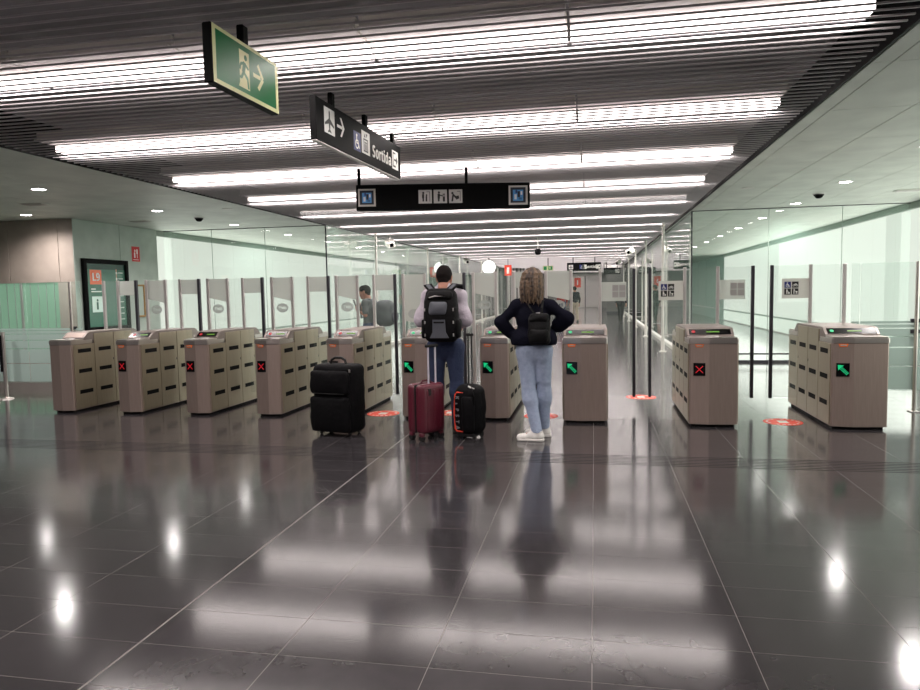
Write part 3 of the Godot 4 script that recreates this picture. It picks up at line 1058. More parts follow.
func build_gates() -> void:
	var xl := [-7.105, -6.104, -5.131, -4.157, -3.21, -2.265, -1.312]
	var labs := [
		"plain narrow steel ticket gate at the far left end of the row, without a signal",
		"narrow steel ticket gate with red cross, second from the left end",
		"narrow steel ticket gate with red cross, third from the left end",
		"narrow steel ticket gate with red cross, beside the big black suitcase",
		"narrow steel ticket gate half hidden behind the big black suitcase",
		"narrow steel ticket gate with green arrow, left of the man with backpack",
		"narrow steel ticket gate with green arrow, between the man and the woman",
	]
	var states := [0, 1, 1, 1, 1, 2, 2]
	for i in 7:
		var c: float = xl[i] + 0.165
		gate(labs[i], xl[i], 0.33, -7.95, states[i], [c - 0.117, c + 0.117], [c - 0.418 if i > 0 else null, c + 0.413], 0.0 if i < 5 else [0.35, 0.0][i - 5], [-1, -1])
	gate("wide steel ticket gate with green arrow, right of the woman", -0.354, 0.49, -7.87, 2, [-0.294, 0.069], [-0.615, 0.488], 0.05, [-1, 0])
	gate("wide steel ticket gate with red cross, between the two wide lanes", 1.006, 0.50, -7.78, 1, [1.10, 1.49], [0.682, 1.896], 0.0, [1, 0])
	gate("wide steel ticket gate with green arrow, rightmost of the row", 2.43, 0.54, -7.78, 2, [2.55, 2.927], [2.113, null], 0.0, [1, -1])

# ---------------------------------------------------------------- glass fences beside the gates
func fence(label: String, x0: float, x1: float, z: float, seams: Array, posts: Array) -> void:
	var f := thing("glass_fence", label, "glass fence", Vector3(0, 0, z))
	var xs := [x0] + seams + [x1]
	for i in xs.size() - 1:
		var a: float = xs[i] + 0.006
		var b: float = xs[i + 1] - 0.006
		var pn := put(boxmesh(Vector3(a, 0.24, -0.006), Vector3(b, 1.765, 0.006)), "fence_pane", M.fence_glass, f)
		for band in [[1.075, 1.045], [1.035, 0.995], [0.985, 0.90], [0.89, 0.77], [0.758, 0.545], [0.533, 0.26]]:
			put(boxmesh(Vector3(a, band[1], 0.0065), Vector3(b, band[0], 0.0075)), "frosted_band", M.frost, pn)
	for p in posts:
		var st := begin()
		tube(st, [Vector3(p, 0.0, 0.035), Vector3(p, 1.77, 0.035)], 0.022, 10)
		var po := put(st.commit(), "fence_post", M.steel_bright, f)
		put(boxmesh(Vector3(p - 0.05, 0, -0.03), Vector3(p + 0.05, 0.012, 0.09), 0.003), "post_foot", M.steel_post, po)
		for y in [1.08, 0.95]:
			put(boxmesh(Vector3(p - 0.05, y - 0.02, -0.012), Vector3(p + 0.05, y + 0.02, 0.02), 0.003), "clamp", M.dark_post, po)

func build_fences() -> void:
	fence("low frosted glass fence at the far left, in front of the brown wall", -13.9, -7.55, -9.15, [-12.0, -10.2, -8.50], [-7.70])
	fence("low frosted glass fence at the right edge, beside the rightmost gate", 3.0, 5.86, -9.03, [3.10, 3.70], [3.70])
	# stanchion in front of the left fence
	var t := thing("barrier_post", "chrome and black barrier post at the far left edge by the glass fence", "post", Vector3(-8.87, 0, -9.06))
	var st := begin()
	tube(st, [Vector3(0, 0, 0), Vector3(0, 1.03, 0)], 0.030, 12)
	put(st.commit(), "chrome_shaft", M.steel_bright, t)
	put(boxmesh(Vector3(-0.045, 0.42, 0.012), Vector3(0.0, 0.98, 0.040), 0.004), "black_strip", M.black, t)
	st = begin()
	lathe(st, [Vector2(0, 0), Vector2(0.10, 0), Vector2(0.09, 0.015), Vector2(0.035, 0.03)], Vector3.ZERO, 18)
	put(st.commit(), "base_plate", M.steel_bright, t)
	var rl := thing("low_rail", "low chrome floor rail at the far left edge", "rail", Vector3(-9.0, 0, -8.86))
	st = begin()
	tube(st, [Vector3(-0.9, 0.09, 0.05), Vector3(0.16, 0.09, -0.02), Vector3(0.18, 0.0, -0.02)], 0.016, 8)
	tube(st, [Vector3(-0.9, 0.0, 0.05), Vector3(-0.9, 0.09, 0.05)], 0.016, 8)
	put(st.commit(), "rail_bar", M.steel_bright, rl)

func build_stickers() -> void:
	var spots := [[-2.62, -8.32, "left of the maroon case"], [-1.78, -8.45, "behind the man's legs"], [-0.64, -8.32, "behind the woman's feet"], [0.633, -9.93, "in the wide lane beyond the middle gate"], [2.056, -8.19, "in the lane left of the rightmost gate"]]
	for s in spots:
		var t := thing("floor_sticker", "round red floor sticker with white print, " + s[2], "floor sticker", Vector3(s[0], 0, s[1]), 0, "red floor stickers in the gate lanes")
		var st := begin()
		lathe(st, [Vector2(0.205, 0.0), Vector2(0.205, 0.0015), Vector2(0.0, 0.0015)], Vector3.ZERO, 36)
		put(st.commit(), "disc", M.red_orange, t)
		st = begin()
		for k in 18:
			if k % 6 == 5:
				continue
			var a := TAU * k / 18
			var c := Vector2(cos(a), sin(a)) * 0.165
			var u := Vector2(-sin(a), cos(a))
			var v := Vector2(cos(a), sin(a))
			prism(st, [c - u * 0.016 - v * 0.012, c + u * 0.016 - v * 0.012, c + u * 0.016 + v * 0.012, c - u * 0.016 + v * 0.012], Vector3(0, 0.0015, 0), Vector3(1, 0, 0), Vector3(0, 0, -1), 0.0006)
		prism(st, [Vector2(-0.05, -0.07), Vector2(0.05, -0.07), Vector2(0.05, 0.07), Vector2(-0.05, 0.07)], Vector3(0, 0.0015, 0), Vector3(1, 0, 0), Vector3(0, 0, -1), 0.0006)
		put(st.commit(), "white_print", M.white_print, t).set_meta("kind", "stuff")
# ---------------------------------------------------------------- hanging signs
# a sign body from ground point a to b (x, z); its printed face looks to the right of a -> b seen from above turned to the viewer
func sign_root(called: String, label: String, a: Vector2, b: Vector2, y: float, category: String = "sign") -> Node3D:
	var m := (a + b) / 2
	var d := b - a
	return thing(called, label, category, Vector3(m.x, y, m.y), atan2(-d.y, d.x))

func build_signs() -> void:
	var cream := Color(0.86, 0.86, 0.66)
	var green := Color(0.02, 0.42, 0.22)
	# emergency exit sign
	var t := sign_root("exit_sign", "green emergency exit sign with cream border and running figure, hung at upper left", Vector2(-1.971, -3.45), Vector2(-1.944, -4.167), 2.79)
	var w := 0.718
	put(boxmesh(Vector3(-w / 2 - 0.006, -0.156, -0.055), Vector3(w / 2 + 0.006, 0.156, 0.0), 0.006), "sign_box", M.sign_black, t)
	var im := canvas(360, 152, cream)
	ink_rect(im, 0.045, 0.07, 0.955, 0.93, green)
	ink_poly(im, [[0.37, 0.16], [0.52, 0.16], [0.52, 0.84], [0.35, 0.84], [0.37, 0.75]], cream)
	# running figure cut out of the door
	ink_disc(im, 0.465, 0.27, 0.022, 0.052, green)
	ink_line(im, 0.45, 0.36, 0.425, 0.56, 0.10, green)
	ink_line(im, 0.45, 0.38, 0.505, 0.46, 0.05, green)
	ink_line(im, 0.44, 0.38, 0.385, 0.42, 0.05, green)
	ink_line(im, 0.385, 0.42, 0.375, 0.52, 0.05, green)
	ink_line(im, 0.43, 0.54, 0.485, 0.64, 0.06, green)
	ink_line(im, 0.485, 0.62, 0.50, 0.82, 0.055, green)
	ink_line(im, 0.425, 0.56, 0.395, 0.66, 0.06, green)
	ink_line(im, 0.40, 0.66, 0.34, 0.66, 0.05, green)
	ink_rect(im, 0.58, 0.45, 0.70, 0.53, cream)
	ink_line(im, 0.655, 0.26, 0.735, 0.49, 0.085, cream)
	ink_line(im, 0.655, 0.72, 0.735, 0.49, 0.085, cream)
	var exit_face := printed(im, 0.35)
	exit_face.metallic_specular = 0.25
	put(quadmesh(w, 0.304), "sign_face", exit_face, t, Vector3(0, 0, 0.0015))
	put(boxmesh(Vector3(-0.03, 0.155, -0.05), Vector3(0.03, 0.262, -0.005), 0.006), "hanger", M.black, t)
	# Sortida direction sign
	t = sign_root("direction_sign", "long black Sortida sign with plane and lift symbols, hung left of centre", Vector2(-1.98, -4.86), Vector2(-1.886, -6.77), 2.79)
	w = 1.912
	put(boxmesh(Vector3(-w / 2, -0.156, -0.05), Vector3(w / 2, 0.158, 0.0), 0.005), "sign_box", M.sign_black, t)
	put(boxmesh(Vector3(-w / 2, -0.164, -0.046), Vector3(w / 2, -0.157, -0.004)), "lower_trim", M.steel_post, t)
	for d in [[0.14, 0.19, 4, 2.812], [0.421, 0.155, 0, 2.775], [0.521, 0.19, 5, 2.80], [0.915, 0.175, 6, 2.79]]:
		var x: float = (d[0] - 0.5) * 1.953 - 0.02
		put(quadmesh(d[1], d[1]), "pictogram", picto_mat(d[2]), t, Vector3(x, d[3] - 2.79, 0.0015))
	var st := begin()
	prism(st, [Vector2(-0.07, -0.011), Vector2(0.03, -0.011), Vector2(0.03, 0.011), Vector2(-0.07, 0.011)], Vector3.ZERO, Vector3(1, 0, 0), Vector3(0, 1, 0), 0.002)
	prism(st, [Vector2(0.07, 0.0), Vector2(0.015, 0.072), Vector2(-0.012, 0.072), Vector2(0.04, 0.0), Vector2(-0.012, -0.072), Vector2(0.015, -0.072)], Vector3(0, 0, 0.0003), Vector3(1, 0, 0), Vector3(0, 1, 0), 0.002)
	put(st.commit(), "arrow", M.white_print, t, Vector3(-0.51, 0.025, 0.0))
	put(textmesh("Sortida", 0.104, 0.003, true), "lettering", M.white_print, t, Vector3(0.425, -0.025, 0.002))
	for x in [0.08, 0.80, -0.62]:
		put(boxmesh(Vector3(x - 0.03, 0.157, -0.045), Vector3(x + 0.03, 0.262, -0.008), 0.006), "hanger", M.black, t)
	# black sign across the hall with machine symbols
	t = sign_root("machine_sign", "wide black hanging sign with three white pictograms and two coloured squares", Vector2(-2.89, -8.30), Vector2(-0.78, -8.72), 2.692)
	w = 2.151
	put(boxmesh(Vector3(-w / 2, -0.158, -0.09), Vector3(w / 2, 0.158, 0.0), 0.005), "sign_box", M.sign_black, t)
	for d in [[0.062, 0.215, 7], [0.397, 0.165, 8], [0.484, 0.165, 9], [0.572, 0.165, 10], [0.932, 0.235, 7]]:
		put(quadmesh(d[1], d[1]), "pictogram", picto_mat(d[2]), t, Vector3((d[0] - 0.5) * w, 0.0, 0.0015))
	for x in [-1.04, 0.29]:
		put(boxmesh(Vector3(x - 0.018, 0.157, -0.06), Vector3(x + 0.018, 0.36, -0.025), 0.005), "hanger", M.black, t)
	# far signs over the corridor
	t = sign_root("direction_sign", "distant black Sortida sign over the corridor, wider of the two", Vector2(-1.26, -33.0), Vector2(0.30, -33.0), 2.60)
	put(boxmesh(Vector3(-0.78, -0.2, -0.09), Vector3(0.78, 0.2, 0), 0.01), "sign_box", M.black, t)
	for d in [[-0.60, 4], [-0.10, 0], [0.02, 5], [0.66, 6]]:
		put(quadmesh(0.2, 0.2), "pictogram", picto_mat(d[1]), t, Vector3(d[0], 0, 0.002))
	put(textmesh("Sortida", 0.13, 0.003, true), "lettering", M.white_print, t, Vector3(0.36, 0, 0.003))
	for x in [-0.5, 0.5]:
		put(boxmesh(Vector3(x - 0.02, 0.2, -0.06), Vector3(x + 0.02, 0.45, -0.03)), "hanger", M.black, t)
	t = sign_root("direction_sign", "distant small black sign right of the far Sortida sign", Vector2(0.50, -40.0), Vector2(1.42, -40.0), 2.56)
	put(boxmesh(Vector3(-0.46, -0.18, -0.09), Vector3(0.46, 0.18, 0), 0.01), "sign_box", M.black, t)
	put(quadmesh(0.22, 0.22), "pictogram", picto_mat(6), t, Vector3(0.30, 0, 0.002))
	for x in [-0.3, 0.3]:
		put(boxmesh(Vector3(x - 0.02, 0.18, -0.06), Vector3(x + 0.02, 0.49, -0.03)), "hanger", M.black, t)
	t = sign_root("exit_sign", "distant small green exit sign over the corridor", Vector2(-2.38, -33.0), Vector2(-1.90, -33.0), 2.58)
	put(boxmesh(Vector3(-0.24, -0.11, -0.05), Vector3(0.24, 0.11, 0), 0.008), "sign_box", M.black, t)
	put(quadmesh(0.46, 0.2), "sign_face", printed(im, 0.3), t, Vector3(0, 0, 0.002))
	put(boxmesh(Vector3(-0.02, 0.11, -0.04), Vector3(0.02, 0.47, -0.01)), "hanger", M.black, t)
	# round lit clock
	t = thing("clock_lamp", "round white lit clock hung over the left of the corridor", "clock", Vector3(-4.72, 2.64, -31.5))
	st = begin()
	prism(st, ngon(0.30, 36), Vector3(0, 0, -0.05), Vector3(1, 0, 0), Vector3(0, 1, 0), 0.10)
	put(st.commit(), "light_dial", M.clock_glow, t)
	st = begin()
	for i in 36:
		var a := TAU * i / 36
		var b := TAU * (i + 1) / 36
		var p := Vector2(cos(a), sin(a))
		var q := Vector2(cos(b), sin(b))
		prism(st, [p * 0.30, q * 0.30, q * 0.325, p * 0.325], Vector3(0, 0, -0.06), Vector3(1, 0, 0), Vector3(0, 1, 0), 0.12)
	put(st.commit(), "rim", M.steel_post, t)
	put(boxmesh(Vector3(-0.012, -0.04, 0.051), Vector3(0.012, 0.23, 0.056)), "minute_hand", M.black, t, Vector3.ZERO, Vector3(0, 0, 0.15))
	put(boxmesh(Vector3(-0.015, -0.04, 0.051), Vector3(0.015, 0.15, 0.056)), "hour_hand", M.black, t, Vector3.ZERO, Vector3(0, 0, 2.0))
	put(boxmesh(Vector3(-0.025, 0.31, -0.02), Vector3(0.025, 0.41, 0.02)), "hanger", M.black, t)
	var cl := OmniLight3D.new()
	cl.name = "clock_light"
	t.add_child(cl)
	cl.position = Vector3(0, 0, 0.12)
	cl.light_energy = 0.15
	cl.omni_range = 20.0
	cl.shadow_enabled = true
	# cameras and lamps under the ceiling of the corridor
	for c in [[-5.30, 2.84, -17.8, 0.6, "white box camera on bracket near the left corridor glass, nearer one"], [-5.37, 2.86, -29.3, 0.6, "white box camera on bracket near the left corridor glass, farther one"], [1.27, 2.90, -26.0, -0.5, "white box camera near the right corridor poles, nearer one"], [1.17, 2.90, -36.0, -0.5, "white box camera near the right corridor poles, farther one"]]:
		t = thing("security_camera", c[4], "camera", Vector3(c[0], c[1], c[2]), c[3])
		put(boxmesh(Vector3(-0.10, -0.10, -0.16), Vector3(0.10, 0.08, 0.16), 0.02), "housing", M.white_paint, t, Vector3.ZERO, Vector3(0.35, 0, 0.3))
		put(boxmesh(Vector3(-0.05, -0.06, 0.155), Vector3(0.05, 0.04, 0.165)), "lens_glass", M.black_gloss, t, Vector3.ZERO, Vector3(0.35, 0, 0.3))
		put(boxmesh(Vector3(-0.015, 0.05, -0.015), Vector3(0.015, CEIL - c[1], 0.015)), "bracket", M.steel_post, t)
	t = thing("dome_camera", "small black dome camera hanging from the slats above the woman", "camera", Vector3(-1.58, 2.60, -20.0))
	st = begin()
	lathe(st, [Vector2(0, -0.07), Vector2(0.06, -0.055), Vector2(0.09, 0.0), Vector2(0.09, 0.09), Vector2(0.03, 0.12), Vector2(0.0, 0.12)], Vector3.ZERO, 16)
	put(st.commit(), "dome", M.black, t)
	put(boxmesh(Vector3(-0.015, 0.11, -0.015), Vector3(0.015, 0.45, 0.015)), "stem", M.off_white, t)
	# line poster on the green wall
	t = thing("line_poster", "large black-framed line poster with orange L9 square on the green wall", "poster", Vector3(-9.763, 1.58, -12.54), PI / 2)
	var teal := Color(0.24, 0.42, 0.35)
	var pim := canvas(256, 280, teal)
	ink_rect(pim, 0.0, 0.0, 1.0, 0.09, Color(0.16, 0.28, 0.24))
	ink_rect(pim, 0.09, 0.10, 0.38, 0.33, Color(0.90, 0.42, 0.27))
	ink_rect(pim, 0.11, 0.395, 0.22, 0.415, Color(0.85, 0.9, 0.86))
	ink_rect(pim, 0.11, 0.435, 0.36, 0.455, Color(0.85, 0.9, 0.86))
	ink_rect(pim, 0.12, 0.52, 0.38, 0.77, Color(0.80, 0.90, 0.86))
	ink_disc(pim, 0.25, 0.58, 0.022, 0.022, Color(0.2, 0.35, 0.3))
	ink_rect(pim, 0.225, 0.61, 0.275, 0.73, Color(0.2, 0.35, 0.3))
	ink_rect(pim, 0.765, 0.08, 0.785, 0.95, Color(0.85, 0.62, 0.52))
	for k in 9:
		ink_disc(pim, 0.775, 0.14 + 0.095 * k, 0.022, 0.02, Color(0.9, 0.9, 0.88))
		ink_rect(pim, 0.82, 0.13 + 0.095 * k, 0.95, 0.145 + 0.095 * k, Color(0.8, 0.87, 0.83))
	put(boxmesh(Vector3(-0.64, -0.70, 0), Vector3(0.64, 0.70, 0.03)), "backing", M.black, t)
	put(quadmesh(1.14, 1.26), "print", printed(pim, 0.10), t, Vector3(0, 0, 0.032))
	for r in [[-0.66, -0.72, -0.57, 0.72], [0.57, -0.72, 0.66, 0.72], [-0.57, 0.63, 0.57, 0.72], [-0.57, -0.72, 0.57, -0.63]]:
		put(boxmesh(Vector3(r[0], r[1], 0.0), Vector3(r[2], r[3], 0.07), 0.006), "frame_bar", M.black, t)
	put(textmesh("L9", 0.155, 0.003, true), "lettering", M.white_print, t, Vector3(-0.30, 0.36, 0.035))
	# red hose sign
	t = thing("fire_sign", "small red fire equipment sign high on the green wall", "sign", Vector3(-9.763, 2.462, -13.55), PI / 2)
	var rim := canvas(64, 76, Color(0.80, 0.10, 0.13))
	ink_disc(rim, 0.38, 0.28, 0.09, 0.09, Color(0.95, 0.9, 0.9))
	ink_rect(rim, 0.26, 0.40, 0.44, 0.78, Color(0.95, 0.9, 0.9))
	ink_rect(rim, 0.58, 0.18, 0.76, 0.50, Color(0.95, 0.9, 0.9))
	ink_rect(rim, 0.63, 0.50, 0.71, 0.78, Color(0.95, 0.9, 0.9))
	ink_rect(rim, 0.14, 0.88, 0.86, 0.92, Color(0.95, 0.9, 0.9))
	put(boxmesh(Vector3(-0.13, -0.16, 0), Vector3(0.13, 0.16, 0.006), 0.002), "plate", M.red_orange, t)
	put(quadmesh(0.255, 0.315), "print", printed(rim, 0.4), t, Vector3(0, 0, 0.0075))
	# small brass-framed notice
	t = thing("framed_notice", "small brass-framed notice on the green wall beside the line poster", "notice", Vector3(-9.763, 1.45, -13.62), PI / 2)
	put(boxmesh(Vector3(-0.12, -0.33, 0), Vector3(0.12, 0.33, 0.012)), "print_board", M.green_panel, t)
	for r in [[-0.145, -0.355, -0.105, 0.355], [0.105, -0.355, 0.145, 0.355], [-0.105, 0.315, 0.105, 0.355], [-0.105, -0.355, 0.105, -0.315]]:
		put(boxmesh(Vector3(r[0], r[1], 0), Vector3(r[2], r[3], 0.03), 0.004), "frame_bar", M.brass, t)

# ---------------------------------------------------------------- far end of the corridor
func build_far_end() -> void:
	var lift := thing("lift_front", "steel lift doors at the far end of the corridor", "lift", Vector3(-0.80, 0, -61.9))
	put(boxmesh(Vector3(-1.35, 0, -0.05), Vector3(1.35, 2.95, 0.10), 0.01), "surround", M.steel_post, lift)
	for x in [-0.66, 0.66]:
		put(boxmesh(Vector3(x - 0.6, 0.05, 0.10), Vector3(x + 0.6, 2.75, 0.14), 0.01), "door", M.steel_bright if x < 0 else M.steel_post, lift)
	put(boxmesh(Vector3(-0.03, 0.05, 0.10), Vector3(0.03, 2.75, 0.15)), "middle_strip", M.dark_post, lift)
	var sg := thing("red_sign", "small red sign beside the far lift doors", "sign", Vector3(-1.45, 2.2, -61.74))
	put(boxmesh(Vector3(-0.28, -0.42, 0), Vector3(0.28, 0.42, 0.02), 0.004), "plate", M.red_orange, sg)
	put(boxmesh(Vector3(-0.05, -0.2, 0.02), Vector3(0.05, 0.2, 0.024)), "mark", M.white_print, sg)
	var w := plain_wall("wall_far_return", Vector3(0.75, 0, -45.3), Vector3(1.86, CEIL, -45.0), M.wall_plain)
	put(boxmesh(Vector3(0.75, 0, -45.0), Vector3(1.86, 0.14, -44.97)), "skirting", M.dark_post, w)
	# grey ribbed cladding at the left of the corridor
	var c := plain_wall("wall_far_left", Vector3(-5.79, 0, -46.3), Vector3(-4.55, CEIL, -46.0), M.wall_plain)
	for k in 5:
		put(boxmesh(Vector3(-5.7 + 0.24 * k, 0, -46.0), Vector3(-5.56 + 0.24 * k, CEIL, -45.9), 0.01), "column_rib", M.steel_post, c)
	var rs := thing("red_sign", "red hanging sign before the grey cladding, left of the woman's head", "sign", Vector3(-4.03, 2.52, -33.0))
	put(boxmesh(Vector3(-0.17, -0.25, -0.02), Vector3(0.17, 0.25, 0.02), 0.005), "plate", M.red_orange, rs)
	put(boxmesh(Vector3(-0.06, -0.16, 0.02), Vector3(0.06, 0.14, 0.023)), "mark", M.white_print, rs)
	put(boxmesh(Vector3(-0.012, 0.25, -0.012), Vector3(0.012, 0.53, 0.012)), "hanger", M.black, rs)
# ---------------------------------------------------------------- figures: smooth union of tapered bones, meshed as surface nets
func blob(bones: Array, cell: float, k: float, cuts: Array = []) -> Array:
	var lo := Vector3(1e9, 1e9, 1e9)
	var hi := -lo
	for b in bones:
		var r: float = maxf(b[2], b[3]) + k * 0.3 + cell * 2.0
		lo = lo.min(b[0] - Vector3.ONE * r).min(b[1] - Vector3.ONE * r)
		hi = hi.max(b[0] + Vector3.ONE * r).max(b[1] + Vector3.ONE * r)
	var nx := int(ceil((hi.x - lo.x) / cell)) + 2
	var ny := int(ceil((hi.y - lo.y) / cell)) + 2
	var nz := int(ceil((hi.z - lo.z) / cell)) + 2
	var sy := nx
	var sz := nx * ny
	var vals := PackedFloat32Array()
	vals.resize(nx * ny * nz)
	vals.fill(1.0)
	for b in bones:
		var a: Vector3 = b[0]
		var e: Vector3 = b[1]
		var ra: float = b[2]
		var rb: float = b[3]
		var flat: bool = b.size() > 5
		var n: Vector3 = b[4] if flat else Vector3.ZERO
		var sq: float = 1.0 / b[5] - 1.0 if flat else 0.0
		var pad: float = maxf(ra, rb) + k + cell * 2.5
		var l := a.min(e) - Vector3.ONE * pad
		var h := a.max(e) + Vector3.ONE * pad
		var i0 := maxi(0, int((l.x - lo.x) / cell))
		var i1 := mini(nx - 1, int((h.x - lo.x) / cell) + 1)
		var j0 := maxi(0, int((l.y - lo.y) / cell))
		var j1 := mini(ny - 1, int((h.y - lo.y) / cell) + 1)
		var k0 := maxi(0, int((l.z - lo.z) / cell))
		var k1 := mini(nz - 1, int((h.z - lo.z) / cell) + 1)
		var ax := e - a
		if flat:
			ax += n * (ax.dot(n) * sq)
		var inv := 1.0 / maxf(ax.length_squared(), 1e-9)
		for kk in range(k0, k1 + 1):
			for jj in range(j0, j1 + 1):
				var at := kk * sz + jj * sy + i0
				var p := lo + Vector3(i0 * cell, jj * cell, kk * cell) - a
				for ii in range(i0, i1 + 1):
					var q := p
					if flat:
						q += n * (p.dot(n) * sq)
					var t := clampf(q.dot(ax) * inv, 0.0, 1.0)
					var d := (q - ax * t).length() - (ra + (rb - ra) * t)
					var v := vals[at]
					var diff := absf(v - d)
					var m := v if v < d else d
					if diff < k:
						var hh := (k - diff) / k
						m -= hh * hh * k * 0.25
					vals[at] = m
					at += 1
					p.x += cell
	if cuts.size() > 0:
		for c in cuts:
			var cp: Vector3 = c[0]
			var cn: Vector3 = c[1]
			for kk in nz:
				for jj in ny:
					var at := kk * sz + jj * sy
					var s := (lo + Vector3(0, jj * cell, kk * cell) - cp).dot(cn)
					for ii in nx:
						if vals[at] < s:
							vals[at] = s
						at += 1
						s += cn.x * cell
	var index := PackedInt32Array()
	index.resize(nx * ny * nz)
	index.fill(-1)
	var verts := PackedVector3Array()
	var norms := PackedVector3Array()
	var off := [0, 1, sy, sy + 1, sz, sz + 1, sz + sy, sz + sy + 1]
	var pairs := [[0, 1], [2, 3], [4, 5], [6, 7], [0, 2], [1, 3], [4, 6], [5, 7], [0, 4], [1, 5], [2, 6], [3, 7]]
	var lim := cell * 3.0
	for kk in nz - 1:
		for jj in ny - 1:
			var at := kk * sz + jj * sy
			for ii in nx - 1:
				var v0 := vals[at]
				if v0 < lim and v0 > -lim:
					var inside := 0
					for c in 8:
						if vals[at + off[c]] < 0.0:
							inside += 1
					if inside > 0 and inside < 8:
						var s := Vector3.ZERO
						var cnt := 0
						for pr in pairs:
							var f := vals[at + off[pr[0]]]
							var g := vals[at + off[pr[1]]]
							if (f < 0.0) != (g < 0.0):
								var t := f / (f - g)
								var A: int = pr[0]
								var B: int = pr[1]
								s += Vector3(lerpf(A & 1, B & 1, t), lerpf((A >> 1) & 1, (B >> 1) & 1, t), lerpf((A >> 2) & 1, (B >> 2) & 1, t))
								cnt += 1
						s /= cnt
						index[at] = verts.size()
						verts.append(lo + (Vector3(ii, jj, kk) + s) * cell)
						var a0 := vals[at]
						var a1 := vals[at + 1]
						var a2 := vals[at + sy]
						var a3 := vals[at + sy + 1]
						var a4 := vals[at + sz]
						var a5 := vals[at + sz + 1]
						var a6 := vals[at + sz + sy]
						var a7 := vals[at + sz + sy + 1]
						norms.append(Vector3(a1 + a3 + a5 + a7 - a0 - a2 - a4 - a6, a2 + a3 + a6 + a7 - a0 - a1 - a4 - a5, a4 + a5 + a6 + a7 - a0 - a1 - a2 - a3).normalized())
				at += 1
	var tris := PackedInt32Array()
	for kk in range(1, nz - 1):
		for jj in range(1, ny - 1):
			var at := kk * sz + jj * sy + 1
			for ii in range(1, nx - 1):
				var v0 := vals[at]
				if v0 < lim and v0 > -lim:
					for axis in 3:
						var step: int = [1, sy, sz][axis]
						var v1 := vals[at + step]
						if (v0 < 0.0) != (v1 < 0.0):
							var u: int = [sy, sz, 1][axis]
							var w: int = [sz, 1, sy][axis]
							var q := [index[at - u - w], index[at - w], index[at], index[at - u]]
							if q[0] < 0 or q[1] < 0 or q[2] < 0 or q[3] < 0:
								continue
							if v0 < 0.0:
								for x in [q[0], q[2], q[1], q[0], q[3], q[2]]:
									tris.append(x)
							else:
								for x in [q[0], q[1], q[2], q[0], q[2], q[3]]:
									tris.append(x)
				at += 1
	var arr := []
	arr.resize(Mesh.ARRAY_MAX)
	arr[Mesh.ARRAY_VERTEX] = verts
	arr[Mesh.ARRAY_NORMAL] = norms
	arr[Mesh.ARRAY_INDEX] = tris
	return arr

func blob_mesh(sets: Array) -> ArrayMesh:
	# several grids joined into one mesh
	var verts := PackedVector3Array()
	var norms := PackedVector3Array()
	var tris := PackedInt32Array()
	for s in sets:
		var base := verts.size()
		verts.append_array(s[Mesh.ARRAY_VERTEX])
		norms.append_array(s[Mesh.ARRAY_NORMAL])
		for i in s[Mesh.ARRAY_INDEX]:
			tris.append(base + i)
	var arr := []
	arr.resize(Mesh.ARRAY_MAX)
	arr[Mesh.ARRAY_VERTEX] = verts
	arr[Mesh.ARRAY_NORMAL] = norms
	arr[Mesh.ARRAY_INDEX] = tris
	var m := ArrayMesh.new()
	m.add_surface_from_arrays(Mesh.PRIMITIVE_TRIANGLES, arr)
	return m

func place(bones: Array, t: Transform3D) -> Array:
	var out := []
	for b in bones:
		var c: Array = b.duplicate()
		c[0] = t * b[0]
		c[1] = t * b[1]
		if c.size() > 5:
			c[4] = (t.basis * b[4]).normalized()
		out.append(c)
	return out

# head in its own axes: origin at the middle, face towards -z
func head_bones() -> Array:
	var X := Vector3(1, 0, 0)
	var b := [
		[Vector3(0, 0.035, 0.025), Vector3(0, 0.040, -0.020), 0.096, 0.090, X, 0.84],
		[Vector3(0, -0.015, -0.035), Vector3(0, -0.075, -0.058), 0.072, 0.046, X, 0.92],
		[Vector3(0, -0.02, 0.02), Vector3(0, -0.12, 0.035), 0.062, 0.058],
		[Vector3(-0.034, 0.018, -0.082), Vector3(0.034, 0.018, -0.082), 0.014, 0.014],
		[Vector3(0, 0.005, -0.098), Vector3(0, -0.030, -0.113), 0.008, 0.013],
		[Vector3(-0.012, -0.032, -0.104), Vector3(0.012, -0.032, -0.104), 0.009, 0.009],
		[Vector3(-0.016, -0.060, -0.092), Vector3(0.016, -0.060, -0.092), 0.012, 0.012],
		[Vector3(0, -0.094, -0.083), Vector3(0, -0.096, -0.080), 0.020, 0.020],
	]
	for s in [-1.0, 1.0]:
		b.append([Vector3(s * 0.040, -0.022, -0.066), Vector3(s * 0.036, -0.03, -0.068), 0.026, 0.024])
		b.append([Vector3(s * 0.083, 0.012, 0.012), Vector3(s * 0.080, -0.028, 0.004), 0.020, 0.013, Vector3(s, 0, -0.35).normalized(), 0.45])
	return b

func add_face(p: Node3D, t: Transform3D) -> void:
	for s in [-1.0, 1.0]:
		var m := SphereMesh.new()
		m.radius = 0.0125
		m.height = 0.025
		m.radial_segments = 12
		m.rings = 6
		put(m, "eye", M.eye_white, p, t * Vector3(s * 0.032, 0.002, -0.0815))
		var q := SphereMesh.new()
		q.radius = 0.006
		q.height = 0.012
		q.radial_segments = 10
		q.rings = 5
		put(q, "pupil", M.hair_dark, p, t * Vector3(s * 0.032, 0.002, -0.0905))
	var lips := blob([[Vector3(-0.020, -0.062, -0.101), Vector3(0.0, -0.060, -0.1045), 0.0035, 0.005], [Vector3(0.020, -0.062, -0.101), Vector3(0.0, -0.060, -0.1045), 0.0035, 0.005]], 0.003, 0.002)
	var o := put(blob_mesh([lips]), "lips", M.lips, p)
	o.transform = t

